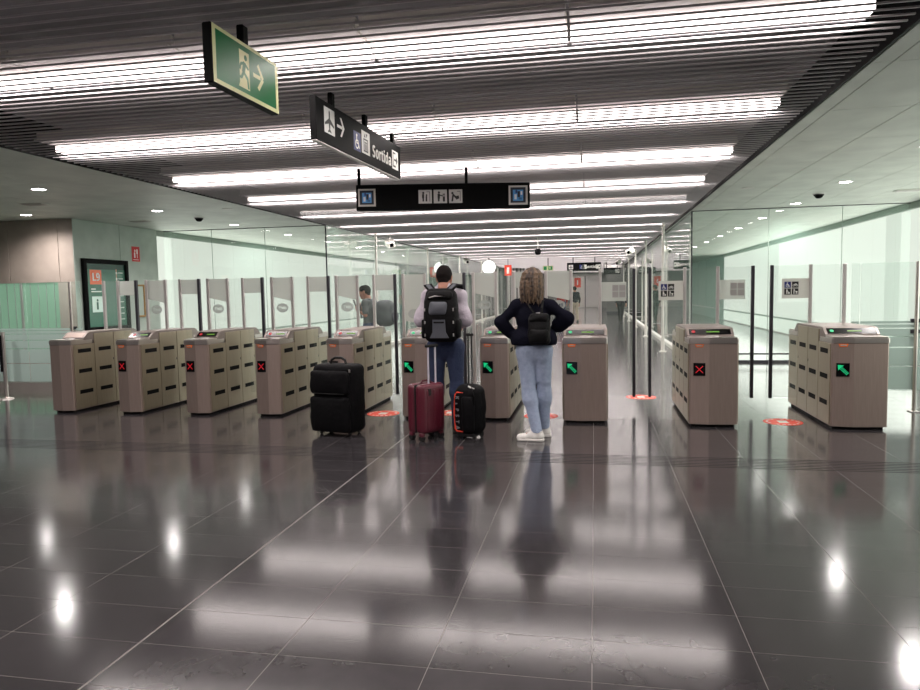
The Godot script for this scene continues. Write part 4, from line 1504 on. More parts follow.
# hand: wrist at the origin, fingers towards -z, thumb towards +x, palm facing -y; curl in radians per joint
func hand_bones(side: float, curl: float) -> Array:
	var b := [
		[Vector3(0, 0, 0.04), Vector3(0, 0, -0.02), 0.026, 0.027, Vector3(0, 1, 0), 0.75],
		[Vector3(-0.018 * side, 0, -0.03), Vector3(-0.020 * side, 0, -0.078), 0.024, 0.022, Vector3(0, 1, 0), 0.6],
		[Vector3(0.016 * side, 0, -0.03), Vector3(0.020 * side, 0, -0.080), 0.025, 0.022, Vector3(0, 1, 0), 0.6],
	]
	var lens := [0.076, 0.086, 0.080, 0.062]
	for f in 4:
		var x := (0.031 - 0.0205 * f) * side
		var p := Vector3(x, 0, -0.088 + absf(f - 1.2) * 0.004)
		var ang := 0.15
		var splay := (0.05 - 0.035 * f) * side
		for s in 3:
			ang += curl
			var l: float = lens[f] * [0.46, 0.31, 0.23][s]
			var d := Vector3(sin(splay), -sin(ang), -cos(ang)).normalized()
			b.append([p, p + d * l, 0.0095 - 0.0010 * s, 0.0090 - 0.0010 * s])
			p += d * l
	var tp := Vector3(0.026 * side, -0.006, -0.012)
	for s in 3:
		var d: Vector3 = [Vector3(0.75 * side, -0.25, -0.62), Vector3(0.42 * side, -0.45, -0.80), Vector3(0.15 * side, -0.6, -0.80)][s].normalized()
		var l: float = [0.040, 0.032, 0.026][s]
		b.append([tp, tp + d * l, 0.0135 - 0.002 * s, 0.0115 - 0.0015 * s])
		tp += d * l
	return b

func aim(at: Vector3, to: Vector3, up: Vector3) -> Transform3D:
	# -z towards «to», y near «up»
	return Transform3D(Basis.looking_at(to - at, up), at)

func shoe(p: Node3D, ankle: Vector3, heel: Vector3, toe: Vector3, upper: Material, sole: Material) -> void:
	var d := (toe - heel).normalized()
	var up := Vector3.UP
	var s := [
		[heel + up * 0.045 + d * 0.03, heel + up * 0.05 + d * 0.10, 0.036, 0.040],
		[heel + up * 0.045 + d * 0.10, toe + up * 0.034 - d * 0.045, 0.042, 0.032],
		[toe + up * 0.032 - d * 0.075, toe + up * 0.030 - d * 0.035, 0.040, 0.034],
		[heel + up * 0.05 + d * 0.045, heel + up * 0.095 + d * 0.05, 0.040, 0.042],
		[heel + up * 0.06 + d * 0.13, heel + up * 0.10 + d * 0.08, 0.034, 0.036],
	]
	var o := put(blob_mesh([blob(s, 0.007, 0.02, [[heel + up * 0.018, Vector3(0, -1, 0)], [heel + up * 0.105, Vector3(0, 1, 0)]])]), "shoe", upper, p)
	var b := [
		[heel + up * 0.014 + d * 0.035, heel + up * 0.014 + d * 0.11, 0.043, 0.044],
		[heel + up * 0.014 + d * 0.11, toe + up * 0.014 - d * 0.045, 0.044, 0.042],
	]
	put(blob_mesh([blob(b, 0.007, 0.01, [[heel + up * 0.0, Vector3(0, -1, 0)], [heel + up * 0.026, Vector3(0, 1, 0)]])]), "sole", sole, o)

# j: joints by name, in the figure's own axes (faces -z). Returns the root.
func person(label: String, at: Vector3, turn: float, j: Dictionary, look: Dictionary, fine: float) -> Node3D:
	var p := thing("person", label, "person", at, turn)
	var Z := Vector3(0, 0, 1)
	var g: float = look.get("girth", 1.0)
	var ht: Transform3D = j.head
	var torso := [
		[j.pelvis, j.waist, 0.150 * g, 0.128 * g, Z, 0.72],
		[j.waist, j.chest, 0.130 * g, 0.158 * g, Z, 0.68],
		[j.chest, j.neck + Vector3(0, -0.06, 0), 0.158 * g, 0.10 * g, Z, 0.68],
		[j.sl, j.sr, 0.052 * g, 0.052 * g],
		[j.neck + Vector3(0.02, -0.01, 0.01), j.sr + Vector3(0, 0.01, 0), 0.050, 0.040],
		[j.neck + Vector3(-0.02, -0.01, 0.01), j.sl + Vector3(0, 0.01, 0), 0.050, 0.040],
	]
	var arms := []
	var legs := []
	for s in ["l", "r"]:
		arms.append([j["s" + s], j["e" + s], 0.044 * g, 0.035 * g])
		arms.append([j["e" + s], j["w" + s], 0.035 * g, 0.025 * g])
		legs.append([j["h" + s], j["k" + s], 0.086 * g, 0.056 * g])
		legs.append([j["k" + s], j["a" + s], 0.056 * g, 0.038 * g])
		legs.append([j["k" + s] * 0.72 + j["a" + s] * 0.28 + Vector3(0, 0, 0.012), j["k" + s] * 0.5 + j["a" + s] * 0.5, 0.054 * g, 0.046 * g])
	var neck := [[j.neck + Vector3(0, -0.05, 0), ht * Vector3(0, -0.06, 0.025), 0.068, 0.064]]
	# the body itself, one surface
	var core := []
	for b in torso + arms + legs + neck:
		var c: Array = b.duplicate()
		c[2] *= 0.88
		c[3] *= 0.88
		core.append(c)
	for s in ["l", "r"]:
		core.append([j["a" + s], (j["a" + s] * 0.45 + j["t" + s] * 0.55) + Vector3(0, 0.02, 0), 0.032, 0.024])
	var sets := [blob(core, fine, 0.03), blob(place(head_bones(), ht), maxf(0.0045, fine * 0.4), 0.022)]
	for s in ["l", "r"]:
		if j.has("hand" + s):
			sets.append(blob(place(hand_bones(-1.0 if s == "l" else 1.0, look.get("curl", 0.35)), j["hand" + s]), maxf(0.0042, fine * 0.38), 0.006))
	put(blob_mesh(sets), "body", M.skin, p)
	if look.get("face", false):
		add_face(p, ht)
	# upper garment
	var loose: float = look.get("loose", 0.016)
	var top := []
	for b in torso + arms:
		var c: Array = b.duplicate()
		c[2] += loose
		c[3] += loose
		top.append(c)
	if look.get("short_sleeves", false):
		top = top.slice(0, 6)
		for s in ["l", "r"]:
			top.append([j["s" + s], j["s" + s].lerp(j["e" + s], 0.72), 0.068, 0.060])
	top.append_array(look.get("top_extra", []))
	var hem: float = look.hem
	var collar: Vector3 = j.neck
	put(blob_mesh([blob(top, fine, 0.035, [[Vector3(0, hem, 0), Vector3(0, -1, 0)], [collar + Vector3(0, look.get("collar", 0.035), 0), Vector3(0, 1, -0.25).normalized()]])]), look.get("top_name", "shirt"), look.top, p)
	# trousers
	var tr := [[j.pelvis + Vector3(0, -0.01, 0), j.waist + Vector3(0, -0.06, 0), 0.158 * g, 0.138 * g, Z, 0.74], [j.hl, j.hr, 0.10 * g, 0.10 * g, Z, 0.95]]
	for s in ["l", "r"]:
		tr.append([j["h" + s], j["k" + s], 0.099 * g, 0.070 * g])
		tr.append([j["k" + s], j["a" + s], 0.070 * g, look.get("cuff", 0.058)])
		tr.append([j["h" + s] + Vector3(0, 0.01, 0.035), j["h" + s] + Vector3(0, -0.05, 0.03), 0.082 * g, 0.075 * g])
		# soft creases behind the knee and at the ankle
		for q in [0.12, 0.22]:
			var c: Vector3 = j["k" + s].lerp(j["a" + s], q)
			tr.append([c + Vector3(-0.02, 0.006, 0.012), c + Vector3(0.02, -0.006, 0.012), 0.058 * g - q * 0.006, 0.056 * g - q * 0.006])
	put(blob_mesh([blob(tr, fine, 0.03, [[Vector3(0, look.get("cuff_y", 0.05), 0), Vector3(0, -1, 0)], [Vector3(0, look.get("waist_y", 1.06), 0), Vector3(0, 1, 0)]])]), "trousers", look.trousers, p)
	for s in ["l", "r"]:
		var d: Vector3 = (j["t" + s] - j["a" + s])
		d.y = 0
		d = d.normalized()
		var heel: Vector3 = Vector3(j["a" + s].x, 0, j["a" + s].z) - d * 0.065
		shoe(p, j["a" + s], heel, heel + d * 0.275, look.shoes, look.sole)
	return p

func short_hair(p: Node3D, t: Transform3D, m: Material, cell: float = 0.005) -> void:
	var b := [
		[Vector3(0, 0.042, 0.028), Vector3(0, 0.052, -0.016), 0.101, 0.092, Vector3(1, 0, 0), 0.86],
		[Vector3(0, 0.0, 0.045), Vector3(0, -0.035, 0.048), 0.078, 0.060, Vector3(1, 0, 0), 0.95],
	]
	var h := blob(b, cell, 0.02, [[Vector3(0, 0.045, -0.075), Vector3(0, -0.62, -0.78).normalized()], [Vector3(0, -0.070, 0), Vector3(0, -1, 0)]])
	var o := put(blob_mesh([h]), "hair", m, p)
	o.transform = t

func build_people() -> void:
	# man with the black backpack, seen from behind
	var tilt := Basis(Vector3(1, 0, 0), -0.34)
	var j := {
		"pelvis": Vector3(0.01, 0.95, 0), "waist": Vector3(0.0, 1.09, 0), "chest": Vector3(0, 1.32, 0.0), "neck": Vector3(0, 1.53, 0.0),
		"head": Transform3D(tilt, Vector3(0, 1.652, -0.035)),
		"sl": Vector3(-0.178, 1.465, 0), "sr": Vector3(0.178, 1.465, 0),
		"el": Vector3(-0.262, 1.195, 0.03), "er": Vector3(0.242, 1.195, 0.03), "wl": Vector3(-0.13, 1.14, -0.22), "wr": Vector3(0.13, 1.14, -0.22),
		"hl": Vector3(-0.090, 0.92, 0), "hr": Vector3(0.105, 0.92, 0), "kl": Vector3(-0.100, 0.50, -0.01), "kr": Vector3(0.122, 0.50, -0.01),
		"al": Vector3(-0.108, 0.08, 0.04), "ar": Vector3(0.128, 0.08, 0.04), "tl": Vector3(-0.13, 0.0, -0.16), "tr": Vector3(0.16, 0.0, -0.16),
	}
	j["handl"] = aim(j.wl, j.wl + Vector3(0.09, 0.01, -0.12), Vector3(-0.6, 0.6, 0))
	j["handr"] = aim(j.wr, j.wr + Vector3(-0.09, 0.01, -0.12), Vector3(0.6, 0.6, 0))
	var folds := [[j.neck, j.neck + Vector3(0, 0.075, -0.01), 0.070, 0.066]]
	for k in 3:
		for s in ["l", "r"]:
			var c: Vector3 = j["s" + s].lerp(j["e" + s], 0.62 + 0.14 * k)
			folds.append([c + Vector3(-0.03, 0.008, 0.01), c + Vector3(0.03, -0.008, 0.02), 0.043, 0.043])
	var man := person("man in pale shirt and dark jeans, seen from behind with bowed head", Vector3(-1.585, 0, -7.30), 0.0, j, {"top": M.shirt_white, "hem": 0.985, "trousers": M.jeans_dark, "waist_y": 1.05, "shoes": M.shoe_dark, "sole": M.rubber, "girth": 1.05, "loose": 0.016, "collar": 0.078, "top_extra": folds, "curl": 0.5}, 0.0115)
	short_hair(man, j.head, M.hair_dark)
	add_face(man, j.head)
	# woman with hands on her hips
	var jw := {
		"pelvis": Vector3(0.0, 0.92, 0), "waist": Vector3(-0.01, 1.08, 0), "chest": Vector3(-0.01, 1.25, 0.0), "neck": Vector3(-0.005, 1.415, 0.01),
		"head": Transform3D(Basis(Vector3(0, 1, 0), -0.25) * Basis(Vector3(1, 0, 0), -0.08), Vector3(-0.01, 1.585, -0.015)),
		"sl": Vector3(-0.170, 1.355, 0.0), "sr": Vector3(0.168, 1.345, 0.0),
		"el": Vector3(-0.335, 1.195, 0.05), "er": Vector3(0.345, 1.235, 0.04), "wl": Vector3(-0.215, 1.06, -0.03), "wr": Vector3(0.195, 1.12, -0.05),
		"hl": Vector3(-0.085, 0.90, 0), "hr": Vector3(0.085, 0.90, 0), "kl": Vector3(-0.055, 0.48, 0.02), "kr": Vector3(0.092, 0.48, -0.06),
		"al": Vector3(0.030, 0.08, 0.09), "ar": Vector3(0.085, 0.08, -0.14), "tl": Vector3(-0.17, 0.0, 0.08), "tr": Vector3(-0.11, 0.0, -0.16),
	}
	jw["handl"] = aim(jw.wl, jw.wl + Vector3(0.07, -0.07, -0.09), Vector3(-0.9, 0.2, 0))
	jw["handr"] = aim(jw.wr, jw.wr + Vector3(-0.06, -0.07, -0.09), Vector3(0.9, 0.2, 0))
	var jf := [[Vector3(-0.12, 1.02, 0.03), Vector3(0.12, 1.02, 0.03), 0.115, 0.115, Vector3(0, 0, 1), 0.95]]
	for k in 3:
		for s in ["l", "r"]:
			var c: Vector3 = jw["e" + s].lerp(jw["w" + s], 0.1 + 0.28 * k)
			jf.append([c + Vector3(-0.012, 0.02, 0.004), c + Vector3(0.012, -0.02, 0.004), 0.053, 0.053])
	var woman := person("woman in dark jacket and light blue jeans, hands on hips, seen from behind", Vector3(-0.60, 0, -7.0), 0.0, jw, {"top": M.jacket_navy, "top_name": "jacket", "hem": 0.965, "trousers": M.jeans_light, "waist_y": 1.03, "cuff": 0.053, "cuff_y": 0.085, "shoes": M.shoe_white, "sole": M.shoe_white, "girth": 0.98, "loose": 0.014, "top_extra": jf, "collar": 0.02, "curl": 0.3}, 0.0115)
	add_face(woman, jw.head)
	# long loose hair made of locks
	var rng := RandomNumberGenerator.new()
	rng.seed = 11
	for shade in 2:
		var locks := []
		if shade == 0:
			locks.append([Vector3(0, 0.040, 0.022), Vector3(0, 0.052, -0.014), 0.104, 0.094, Vector3(1, 0, 0), 0.88])
			locks.append([Vector3(0, 0.0, 0.045), Vector3(0, -0.10, 0.050), 0.082, 0.068, Vector3(0, 0, 1), 0.72])
		for k in 64:
			var a := -0.35 + (PI + 0.7) * (k + rng.randf()) / 64.0
			var r0 := 0.092 + 0.012 * rng.randf() + 0.006 * shade
			var top := Vector3(cos(a) * r0 * 0.9, 0.075 + 0.02 * rng.randf(), 0.012 + sin(a) * r0 * 0.92)
			var low := Vector3(cos(a) * (0.098 + 0.02 * rng.randf()), -0.115 - 0.06 * rng.randf(), 0.022 + sin(a) * (0.085 + 0.02 * rng.randf()))
			var th := 0.0065 + 0.004 * rng.randf()
			var sway := (rng.randf() - 0.5) * 0.014
			var tip := low + Vector3((rng.randf() - 0.5) * 0.04, -0.045 - 0.03 * rng.randf(), 0.004)
			if (k + shade) % 2 == 0:
				var path := [Vector3(cos(a) * 0.012, 0.145, 0.008 + sin(a) * 0.012), Vector3(cos(a) * 0.055, 0.130, 0.010 + sin(a) * 0.06), top]
				for q in 4:
					var f := (q + 1) / 5.0
					var c := top.lerp(low, f)
					var out := Vector3(cos(a), 0, sin(a)) * 0.014 * sin(PI * f)
					path.append(c + out + Vector3(-sin(a), 0, cos(a)) * sway * sin(TAU * f))
				path.append(low)
				for q in path.size() - 1:
					locks.append([path[q], path[q + 1], th, th])
				locks.append([low, tip, th, th * 0.3])
		var hm := put(blob_mesh([blob(locks, 0.0048, 0.010, [[Vector3(0, 0.03, -0.085), Vector3(0, -0.35, -0.93).normalized()]])]), "hair", M.hair_blond_dark if shade == 0 else M.hair_blond, woman)
		hm.transform = jw.head
	# man passing behind the gates with a phone, seen from the side
	var jp := {
		"pelvis": Vector3(0, 0.88, 0), "waist": Vector3(0, 1.02, 0), "chest": Vector3(0, 1.21, -0.01), "neck": Vector3(0, 1.385, -0.03),
		"head": Transform3D(Basis(Vector3(1, 0, 0), -0.22), Vector3(0, 1.54, -0.075)),
		"sl": Vector3(-0.172, 1.335, -0.01), "sr": Vector3(0.172, 1.335, -0.01),
		"el": Vector3(-0.21, 1.10, 0.0), "er": Vector3(0.21, 1.10, 0.0), "wl": Vector3(-0.12, 1.20, -0.20), "wr": Vector3(0.10, 1.22, -0.20),
		"hl": Vector3(-0.085, 0.86, 0), "hr": Vector3(0.085, 0.86, 0), "kl": Vector3(-0.09, 0.46, -0.08), "kr": Vector3(0.09, 0.46, 0.05),
		"al": Vector3(-0.09, 0.08, -0.10), "ar": Vector3(0.09, 0.10, 0.22), "tl": Vector3(-0.10, 0.0, -0.3), "tr": Vector3(0.10, 0.0, 0.04),
	}
	jp["handl"] = aim(jp.wl, jp.wl + Vector3(0.06, 0.10, -0.05), Vector3(-0.5, 0.3, -0.8))
	jp["handr"] = aim(jp.wr, jp.wr + Vector3(-0.03, 0.11, -0.05), Vector3(0.5, 0.3, -0.8))
	var passer := person("man in grey shirt walking left behind the gates, holding a phone", Vector3(-4.33, 0, -13.0), PI / 2, jp, {"top": M.shirt_grey, "hem": 0.90, "trousers": M.jeans_dark, "waist_y": 1.0, "shoes": M.shoe_dark, "sole": M.rubber, "short_sleeves": true, "curl": 0.6}, 0.014)
	short_hair(passer, jp.head, M.hair_dark, 0.006)
	add_face(passer, jp.head)
	var ph := thing("phone", "dark phone held up by the man in grey behind the gates", "phone", Vector3(-4.33 - 0.285, 1.33, -13.0), PI / 2)
	put(boxmesh(Vector3(-0.036, -0.075, -0.004), Vector3(0.036, 0.075, 0.004), 0.003), "case", M.black, ph, Vector3.ZERO, Vector3(-0.35, 0, 0))
	put(boxmesh(Vector3(-0.033, -0.070, 0.004), Vector3(0.033, 0.070, 0.0045)), "glass_front", M.black_gloss, ph, Vector3.ZERO, Vector3(-0.35, 0, 0))
	# people far down the corridor
	var far := [
		["distant person in dark top and pale trousers, seen right of the woman's elbow", Vector3(-0.93, 0, -33.8), 0.3, M.jacket_navy, M.beige_cloth, M.hair_dark],
		["distant person in black, partly behind the white notice", Vector3(1.16, 0, -32.3), -0.5, M.nylon_black, M.nylon_black, M.hair_dark],
		["distant person in red top, seen just above the woman's elbow", Vector3(-1.62, 0, -36.0), 0.2, M.red_cloth, M.jeans_dark, M.hair_dark],
	]
	for f in far:
		var jf2 := {
			"pelvis": Vector3(0, 0.90, 0), "waist": Vector3(0, 1.04, 0), "chest": Vector3(0, 1.24, 0), "neck": Vector3(0, 1.41, 0.0),
			"head": Transform3D(Basis(), Vector3(0, 1.575, -0.02)), "sl": Vector3(-0.17, 1.36, 0), "sr": Vector3(0.17, 1.36, 0),
			"el": Vector3(-0.23, 1.10, 0.02), "er": Vector3(0.23, 1.10, 0.02), "wl": Vector3(-0.24, 0.86, -0.06), "wr": Vector3(0.24, 0.86, -0.06),
			"hl": Vector3(-0.085, 0.88, 0), "hr": Vector3(0.085, 0.88, 0), "kl": Vector3(-0.09, 0.47, -0.08), "kr": Vector3(0.09, 0.47, 0.03),
			"al": Vector3(-0.09, 0.08, -0.10), "ar": Vector3(0.09, 0.08, 0.18), "tl": Vector3(-0.10, 0, -0.3), "tr": Vector3(0.10, 0, 0.0),
		}
		jf2["handl"] = aim(jf2.wl, jf2.wl + Vector3(0, -0.1, -0.02), Vector3(-1, 0, 0))
		jf2["handr"] = aim(jf2.wr, jf2.wr + Vector3(0, -0.1, -0.02), Vector3(1, 0, 0))
		var q := person(f[0], f[1], f[2], jf2, {"top": f[3], "hem": 0.90, "trousers": f[4], "waist_y": 1.0, "shoes": M.shoe_dark, "sole": M.rubber}, 0.022)
		short_hair(q, jf2.head, f[5], 0.012)

# ---------------------------------------------------------------- bags
func ribbon(st: SurfaceTool, pts: Array, across: Vector3, wide: float, thick: float) -> void:
	for i in pts.size() - 1:
		var a: Vector3 = pts[i]
		var b: Vector3 = pts[i + 1]
		var d := (b - a).normalized()
		var x := across.normalized() * wide / 2
		var n := x.cross(d).normalized() * thick / 2
		quad(st, a - x + n, a + x + n, b + x + n, b - x + n)
		quad(st, a + x - n, a - x - n, b - x - n, b + x - n)
		quad(st, a - x - n, a - x + n, b - x + n, b - x - n)
		quad(st, a + x + n, a + x - n, b + x - n, b + x + n)
		quad(st, a - x - n, a + x - n, a + x + n, a - x + n)
		quad(st, b + x - n, b - x - n, b - x + n, b + x + n)

func rmesh(size: Vector3, r: float, warp: int = 0, arc: int = 3, mid: int = 4) -> ArrayMesh:
	var st := begin()
	rbox(st, size, r, Vector3.ZERO, arc, mid, warp)
	return smooth(st)

func warped(kind: int, p: Vector3, h: Vector3) -> Vector3:
	var q := p
	var u := p / h
	if kind == 1:  # stuffed: faces bulge, sides slump a little
		q.z += signf(p.z) * 0.022 * (1.0 - u.x * u.x) * (1.0 - u.y * u.y)
		q.x += signf(p.x) * 0.014 * (1.0 - u.z * u.z) * (1.0 - u.y * u.y)
		q.x += 0.005 * sin(p.y * 31.0 + p.z * 17.0)
		q.z += 0.004 * sin(p.y * 26.0 + p.x * 19.0)
	elif kind == 2:  # backpack: narrower top, round front
		q.x *= 1.0 - 0.16 * maxf(0.0, u.y) ** 2 - 0.05 * maxf(0.0, -u.y) ** 2
		q.z += 0.03 * (1.0 - u.x * u.x) * (1.0 - u.y * u.y) * maxf(0.0, u.z)
		q.z -= 0.05 * maxf(0.0, u.y) ** 2 * maxf(0.0, u.z)
		q.x += 0.004 * sin(p.y * 40.0)
	elif kind == 3:  # rounded sports bag standing on end
		q.x *= 1.0 - 0.17 * maxf(0.0, u.y - 0.3) ** 1.5 - 0.05 * maxf(0.0, -u.y)
		q.z += signf(p.z) * 0.03 * (1.0 - u.x * u.x) * (1.0 - u.y * u.y)
		q.x += signf(p.x) * 0.02 * (1.0 - u.y * u.y)
		q.x += 0.005 * sin(p.y * 33.0 + 1.0)
		q.z += 0.004 * sin(p.y * 28.0 + p.x * 21.0)
	elif kind == 4:  # hard shell with gentle crown
		q.z += signf(p.z) * 0.008 * (1.0 - u.x * u.x) * (1.0 - u.y * u.y)
		q.x += signf(p.x) * 0.005 * (1.0 - u.y * u.y)
	return q

func wheel(parent: Node3D, at: Vector3, r: float, turn: float) -> void:
	var st := begin()
	lathe(st, [Vector2(0, -0.011), Vector2(r * 0.85, -0.011), Vector2(r, -0.006), Vector2(r, 0.006), Vector2(r * 0.85, 0.011), Vector2(0, 0.011)], Vector3.ZERO, 16)
	put(st.commit(), "wheel", M.rubber, parent, at, Vector3(0, turn, PI / 2))

func build_bags() -> void:
	# backpack worn by the man
	var t := thing("backpack", "large black backpack with two grey panels, worn by the man", "backpack", Vector3(-1.57, 1.27, -7.075))
	put(rmesh(Vector3(0.36, 0.56, 0.20), 0.07, 2, 4, 6), "main_pack", M.nylon_black, t)
	put(rmesh(Vector3(0.165, 0.135, 0.05), 0.018, 1), "upper_pocket", M.nylon_grey, t, Vector3(-0.01, 0.075, 0.115), Vector3(-0.05, 0, 0))
	var st := begin()
	prism(st, [Vector2(-0.065, 0.09), Vector2(-0.07, -0.04), Vector2(-0.10, -0.10), Vector2(0.10, -0.10), Vector2(0.07, -0.04), Vector2(0.065, 0.09)], Vector3.ZERO, Vector3(1, 0, 0), Vector3(0, 1, 0), 0.03)
	put(st.commit(), "lower_panel", M.nylon_grey, t, Vector3(0.0, -0.13, 0.095), Vector3(0.06, 0, 0))
	put(boxmesh(Vector3(-0.055, -0.008, 0), Vector3(0.055, 0.008, 0.012), 0.003), "zip", M.nylon_black, t, Vector3(0.0, -0.07, 0.122))
	put(rmesh(Vector3(0.25, 0.10, 0.08), 0.03, 1), "top_pocket", M.nylon_black, t, Vector3(0.0, 0.20, 0.07), Vector3(-0.35, 0, 0))
	st = begin()
	tube(st, [Vector3(-0.10, 0.185, 0.115), Vector3(-0.04, 0.20, 0.125), Vector3(0.04, 0.20, 0.125), Vector3(0.10, 0.185, 0.115)], 0.006, 6)
	put(st.commit(), "zip", M.steel_post, t)
	for s in [-1.0, 1.0]:
		st = begin()
		ribbon(st, [Vector3(s * 0.075, 0.245, 0.02), Vector3(s * 0.148, 0.318, -0.035), Vector3(s * 0.168, 0.318, -0.16), Vector3(s * 0.15, 0.18, -0.37), Vector3(s * 0.17, 0.0, -0.37)], Vector3(s * 0.6, -0.1, 0.3), 0.085, 0.014)
		put(st.commit(), "shoulder_strap", M.nylon_black, t)
		st = begin()
		ribbon(st, [Vector3(s * 0.088, 0.262, 0.022), Vector3(s * 0.143, 0.318, -0.020)], Vector3(s * 0.6, -0.1, 0.3), 0.04, 0.008)
		put(st.commit(), "strap_pad", M.nylon_grey, t)
		put(rmesh(Vector3(0.05, 0.20, 0.12), 0.02, 1), "side_pocket", M.nylon_black, t, Vector3(s * 0.175, -0.14, 0.0))
		for y in [0.06, -0.07, -0.20]:
			put(boxmesh(Vector3(-0.006, -0.015, -0.004), Vector3(0.006, 0.015, 0.004), 0.002), "buckle", M.steel_post, t, Vector3(s * 0.15, y, 0.115))
	# small backpack worn by the woman
	t = thing("backpack", "small plain black backpack worn by the woman", "backpack", Vector3(-0.535, 1.125, -6.83))
	put(rmesh(Vector3(0.22, 0.31, 0.12), 0.05, 2, 4, 5), "main_pack", M.nylon_black, t)
	put(rmesh(Vector3(0.17, 0.13, 0.04), 0.016, 1), "front_pocket", M.nylon_black, t, Vector3(0, -0.06, 0.075))
	put(rmesh(Vector3(0.17, 0.09, 0.05), 0.02, 1), "flap", M.nylon_black, t, Vector3(0, 0.115, 0.035), Vector3(-0.4, 0, 0))
	for s in [-1.0, 1.0]:
		st = begin()
		ribbon(st, [Vector3(s * 0.03, 0.14, -0.01), Vector3(s * 0.055 - 0.03, 0.21, -0.03), Vector3(s * 0.085 - 0.05, 0.285, -0.09), Vector3(s * 0.10 - 0.06, 0.29, -0.17), Vector3(s * 0.12 - 0.06, 0.18, -0.30), Vector3(s * 0.14 - 0.06, 0.0, -0.31)], Vector3(s * 0.8, 0.1, 0.1), 0.022, 0.006)
		put(st.commit(), "shoulder_strap", M.nylon_black, t)
	put(boxmesh(Vector3(-0.02, -0.004, 0), Vector3(0.02, 0.004, 0.006), 0.001), "metal_ring", M.steel_post, t, Vector3(-0.01, 0.165, 0.0))
	# big backpack of the passer-by (walks towards -x)
	t = thing("backpack", "big grey backpack on the man walking behind the gates", "backpack", Vector3(-4.33 + 0.30, 1.14, -13.0), PI / 2)
	put(rmesh(Vector3(0.36, 0.52, 0.36), 0.15, 1, 5, 5), "main_pack", M.bag_grey, t, Vector3(0, -0.01, 0.03))
	put(rmesh(Vector3(0.24, 0.20, 0.07), 0.03, 1), "front_pocket", M.nylon_grey, t, Vector3(0, -0.08, 0.225))
	for s in [-1.0, 1.0]:
		st = begin()
		ribbon(st, [Vector3(s * 0.10, 0.16, -0.12), Vector3(s * 0.125, 0.262, -0.22), Vector3(s * 0.125, 0.262, -0.35), Vector3(s * 0.13, 0.10, -0.44), Vector3(s * 0.14, -0.10, -0.40)], Vector3(1, 0, 0), 0.06, 0.012)
		put(st.commit(), "shoulder_strap", M.nylon_grey, t)
	# large black soft suitcase
	t = thing("suitcase", "large black soft suitcase with front pockets standing at left", "suitcase", Vector3(-2.72, 0, -7.08), -0.22)
	put(rmesh(Vector3(0.51, 0.73, 0.28), 0.06, 1, 4, 6), "main_body", M.case_black, t, Vector3(0, 0.395, 0))
	put(rmesh(Vector3(0.45, 0.25, 0.09), 0.035, 1, 3, 5), "upper_pocket", M.case_black, t, Vector3(-0.01, 0.575, 0.165))
	put(rmesh(Vector3(0.46, 0.38, 0.10), 0.035, 1, 3, 5), "lower_pocket", M.case_black, t, Vector3(-0.01, 0.235, 0.165))
	for y in [0.46, 0.32]:
		st = begin()
		tube(st, [Vector3(-0.20, y, 0.205), Vector3(0.0, y + 0.004, 0.228), Vector3(0.19, y, 0.205)], 0.005, 6)
		put(st.commit(), "zip", M.rubber, t)
	st = begin()
	tube(st, [Vector3(-0.10, 0.75, 0.0), Vector3(-0.085, 0.80, 0.0), Vector3(-0.04, 0.825, 0.0), Vector3(0.04, 0.825, 0.0), Vector3(0.085, 0.80, 0.0), Vector3(0.10, 0.75, 0.0)], 0.014, 8)
	put(st.commit(), "carry_handle", M.rubber, t)
	put(boxmesh(Vector3(-0.01, -0.015, 0), Vector3(0.01, 0.015, 0.008), 0.002), "zip_tab", M.steel_bright, t, Vector3(0.225, 0.70, 0.135))
	for s in [-1.0, 1.0]:
		for z in [-0.09, 0.09]:
			put(boxmesh(Vector3(-0.025, 0.03, -0.03), Vector3(0.025, 0.08, 0.03), 0.008), "wheel_housing", M.rubber, t, Vector3(s * 0.18, 0, z))
			wheel(t, Vector3(s * 0.18, 0.028, z), 0.028, 0.0)
	# maroon cabin case
	t = thing("suitcase", "maroon hard-shell cabin suitcase with raised handle", "suitcase", Vector3(-1.715, 0, -6.92), 1.0)
	for z in [-0.062, 0.062]:
		put(rmesh(Vector3(0.33, 0.51, 0.115), 0.045, 4, 4, 5), "half_shell", M.case_maroon, t, Vector3(0, 0.325, z))
	put(rmesh(Vector3(0.318, 0.495, 0.02), 0.009), "zip_band", M.rubber, t, Vector3(0, 0.325, 0))
	for x in [-0.09, 0.0, 0.09]:
		put(rmesh(Vector3(0.03, 0.40, 0.012), 0.005), "shell_rib", M.case_maroon, t, Vector3(x, 0.32, 0.126))
	put(boxmesh(Vector3(-0.02, -0.035, 0), Vector3(0.02, 0.035, 0.012), 0.004), "lock_plate", M.rubber, t, Vector3(-0.07, 0.50, 0.124))
	for x in [-0.03, 0.07]:
		st = begin()
		tube(st, [Vector3(x, 0.56, 0.075), Vector3(x, 0.96, 0.075)], 0.010, 8)
		put(st.commit(), "handle_rod", M.handle_alloy, t)
	put(rmesh(Vector3(0.17, 0.03, 0.035), 0.013), "handle_grip", M.rubber, t, Vector3(0.02, 0.965, 0.075))
	st = begin()
	tube(st, [Vector3(-0.07, 0.575, 0.0), Vector3(-0.05, 0.605, 0.0), Vector3(0.05, 0.605, 0.0), Vector3(0.07, 0.575, 0.0)], 0.010, 8)
	put(st.commit(), "carry_handle", M.case_maroon, t)
	for s in [-1.0, 1.0]:
		for z in [-0.075, 0.075]:
			put(rmesh(Vector3(0.055, 0.05, 0.05), 0.015), "wheel_housing", M.case_maroon, t, Vector3(s * 0.135, 0.065, z))
			wheel(t, Vector3(s * 0.135 - 0.014, 0.027, z), 0.027, 0.35)
			wheel(t, Vector3(s * 0.135 + 0.014, 0.027, z), 0.027, 0.35)
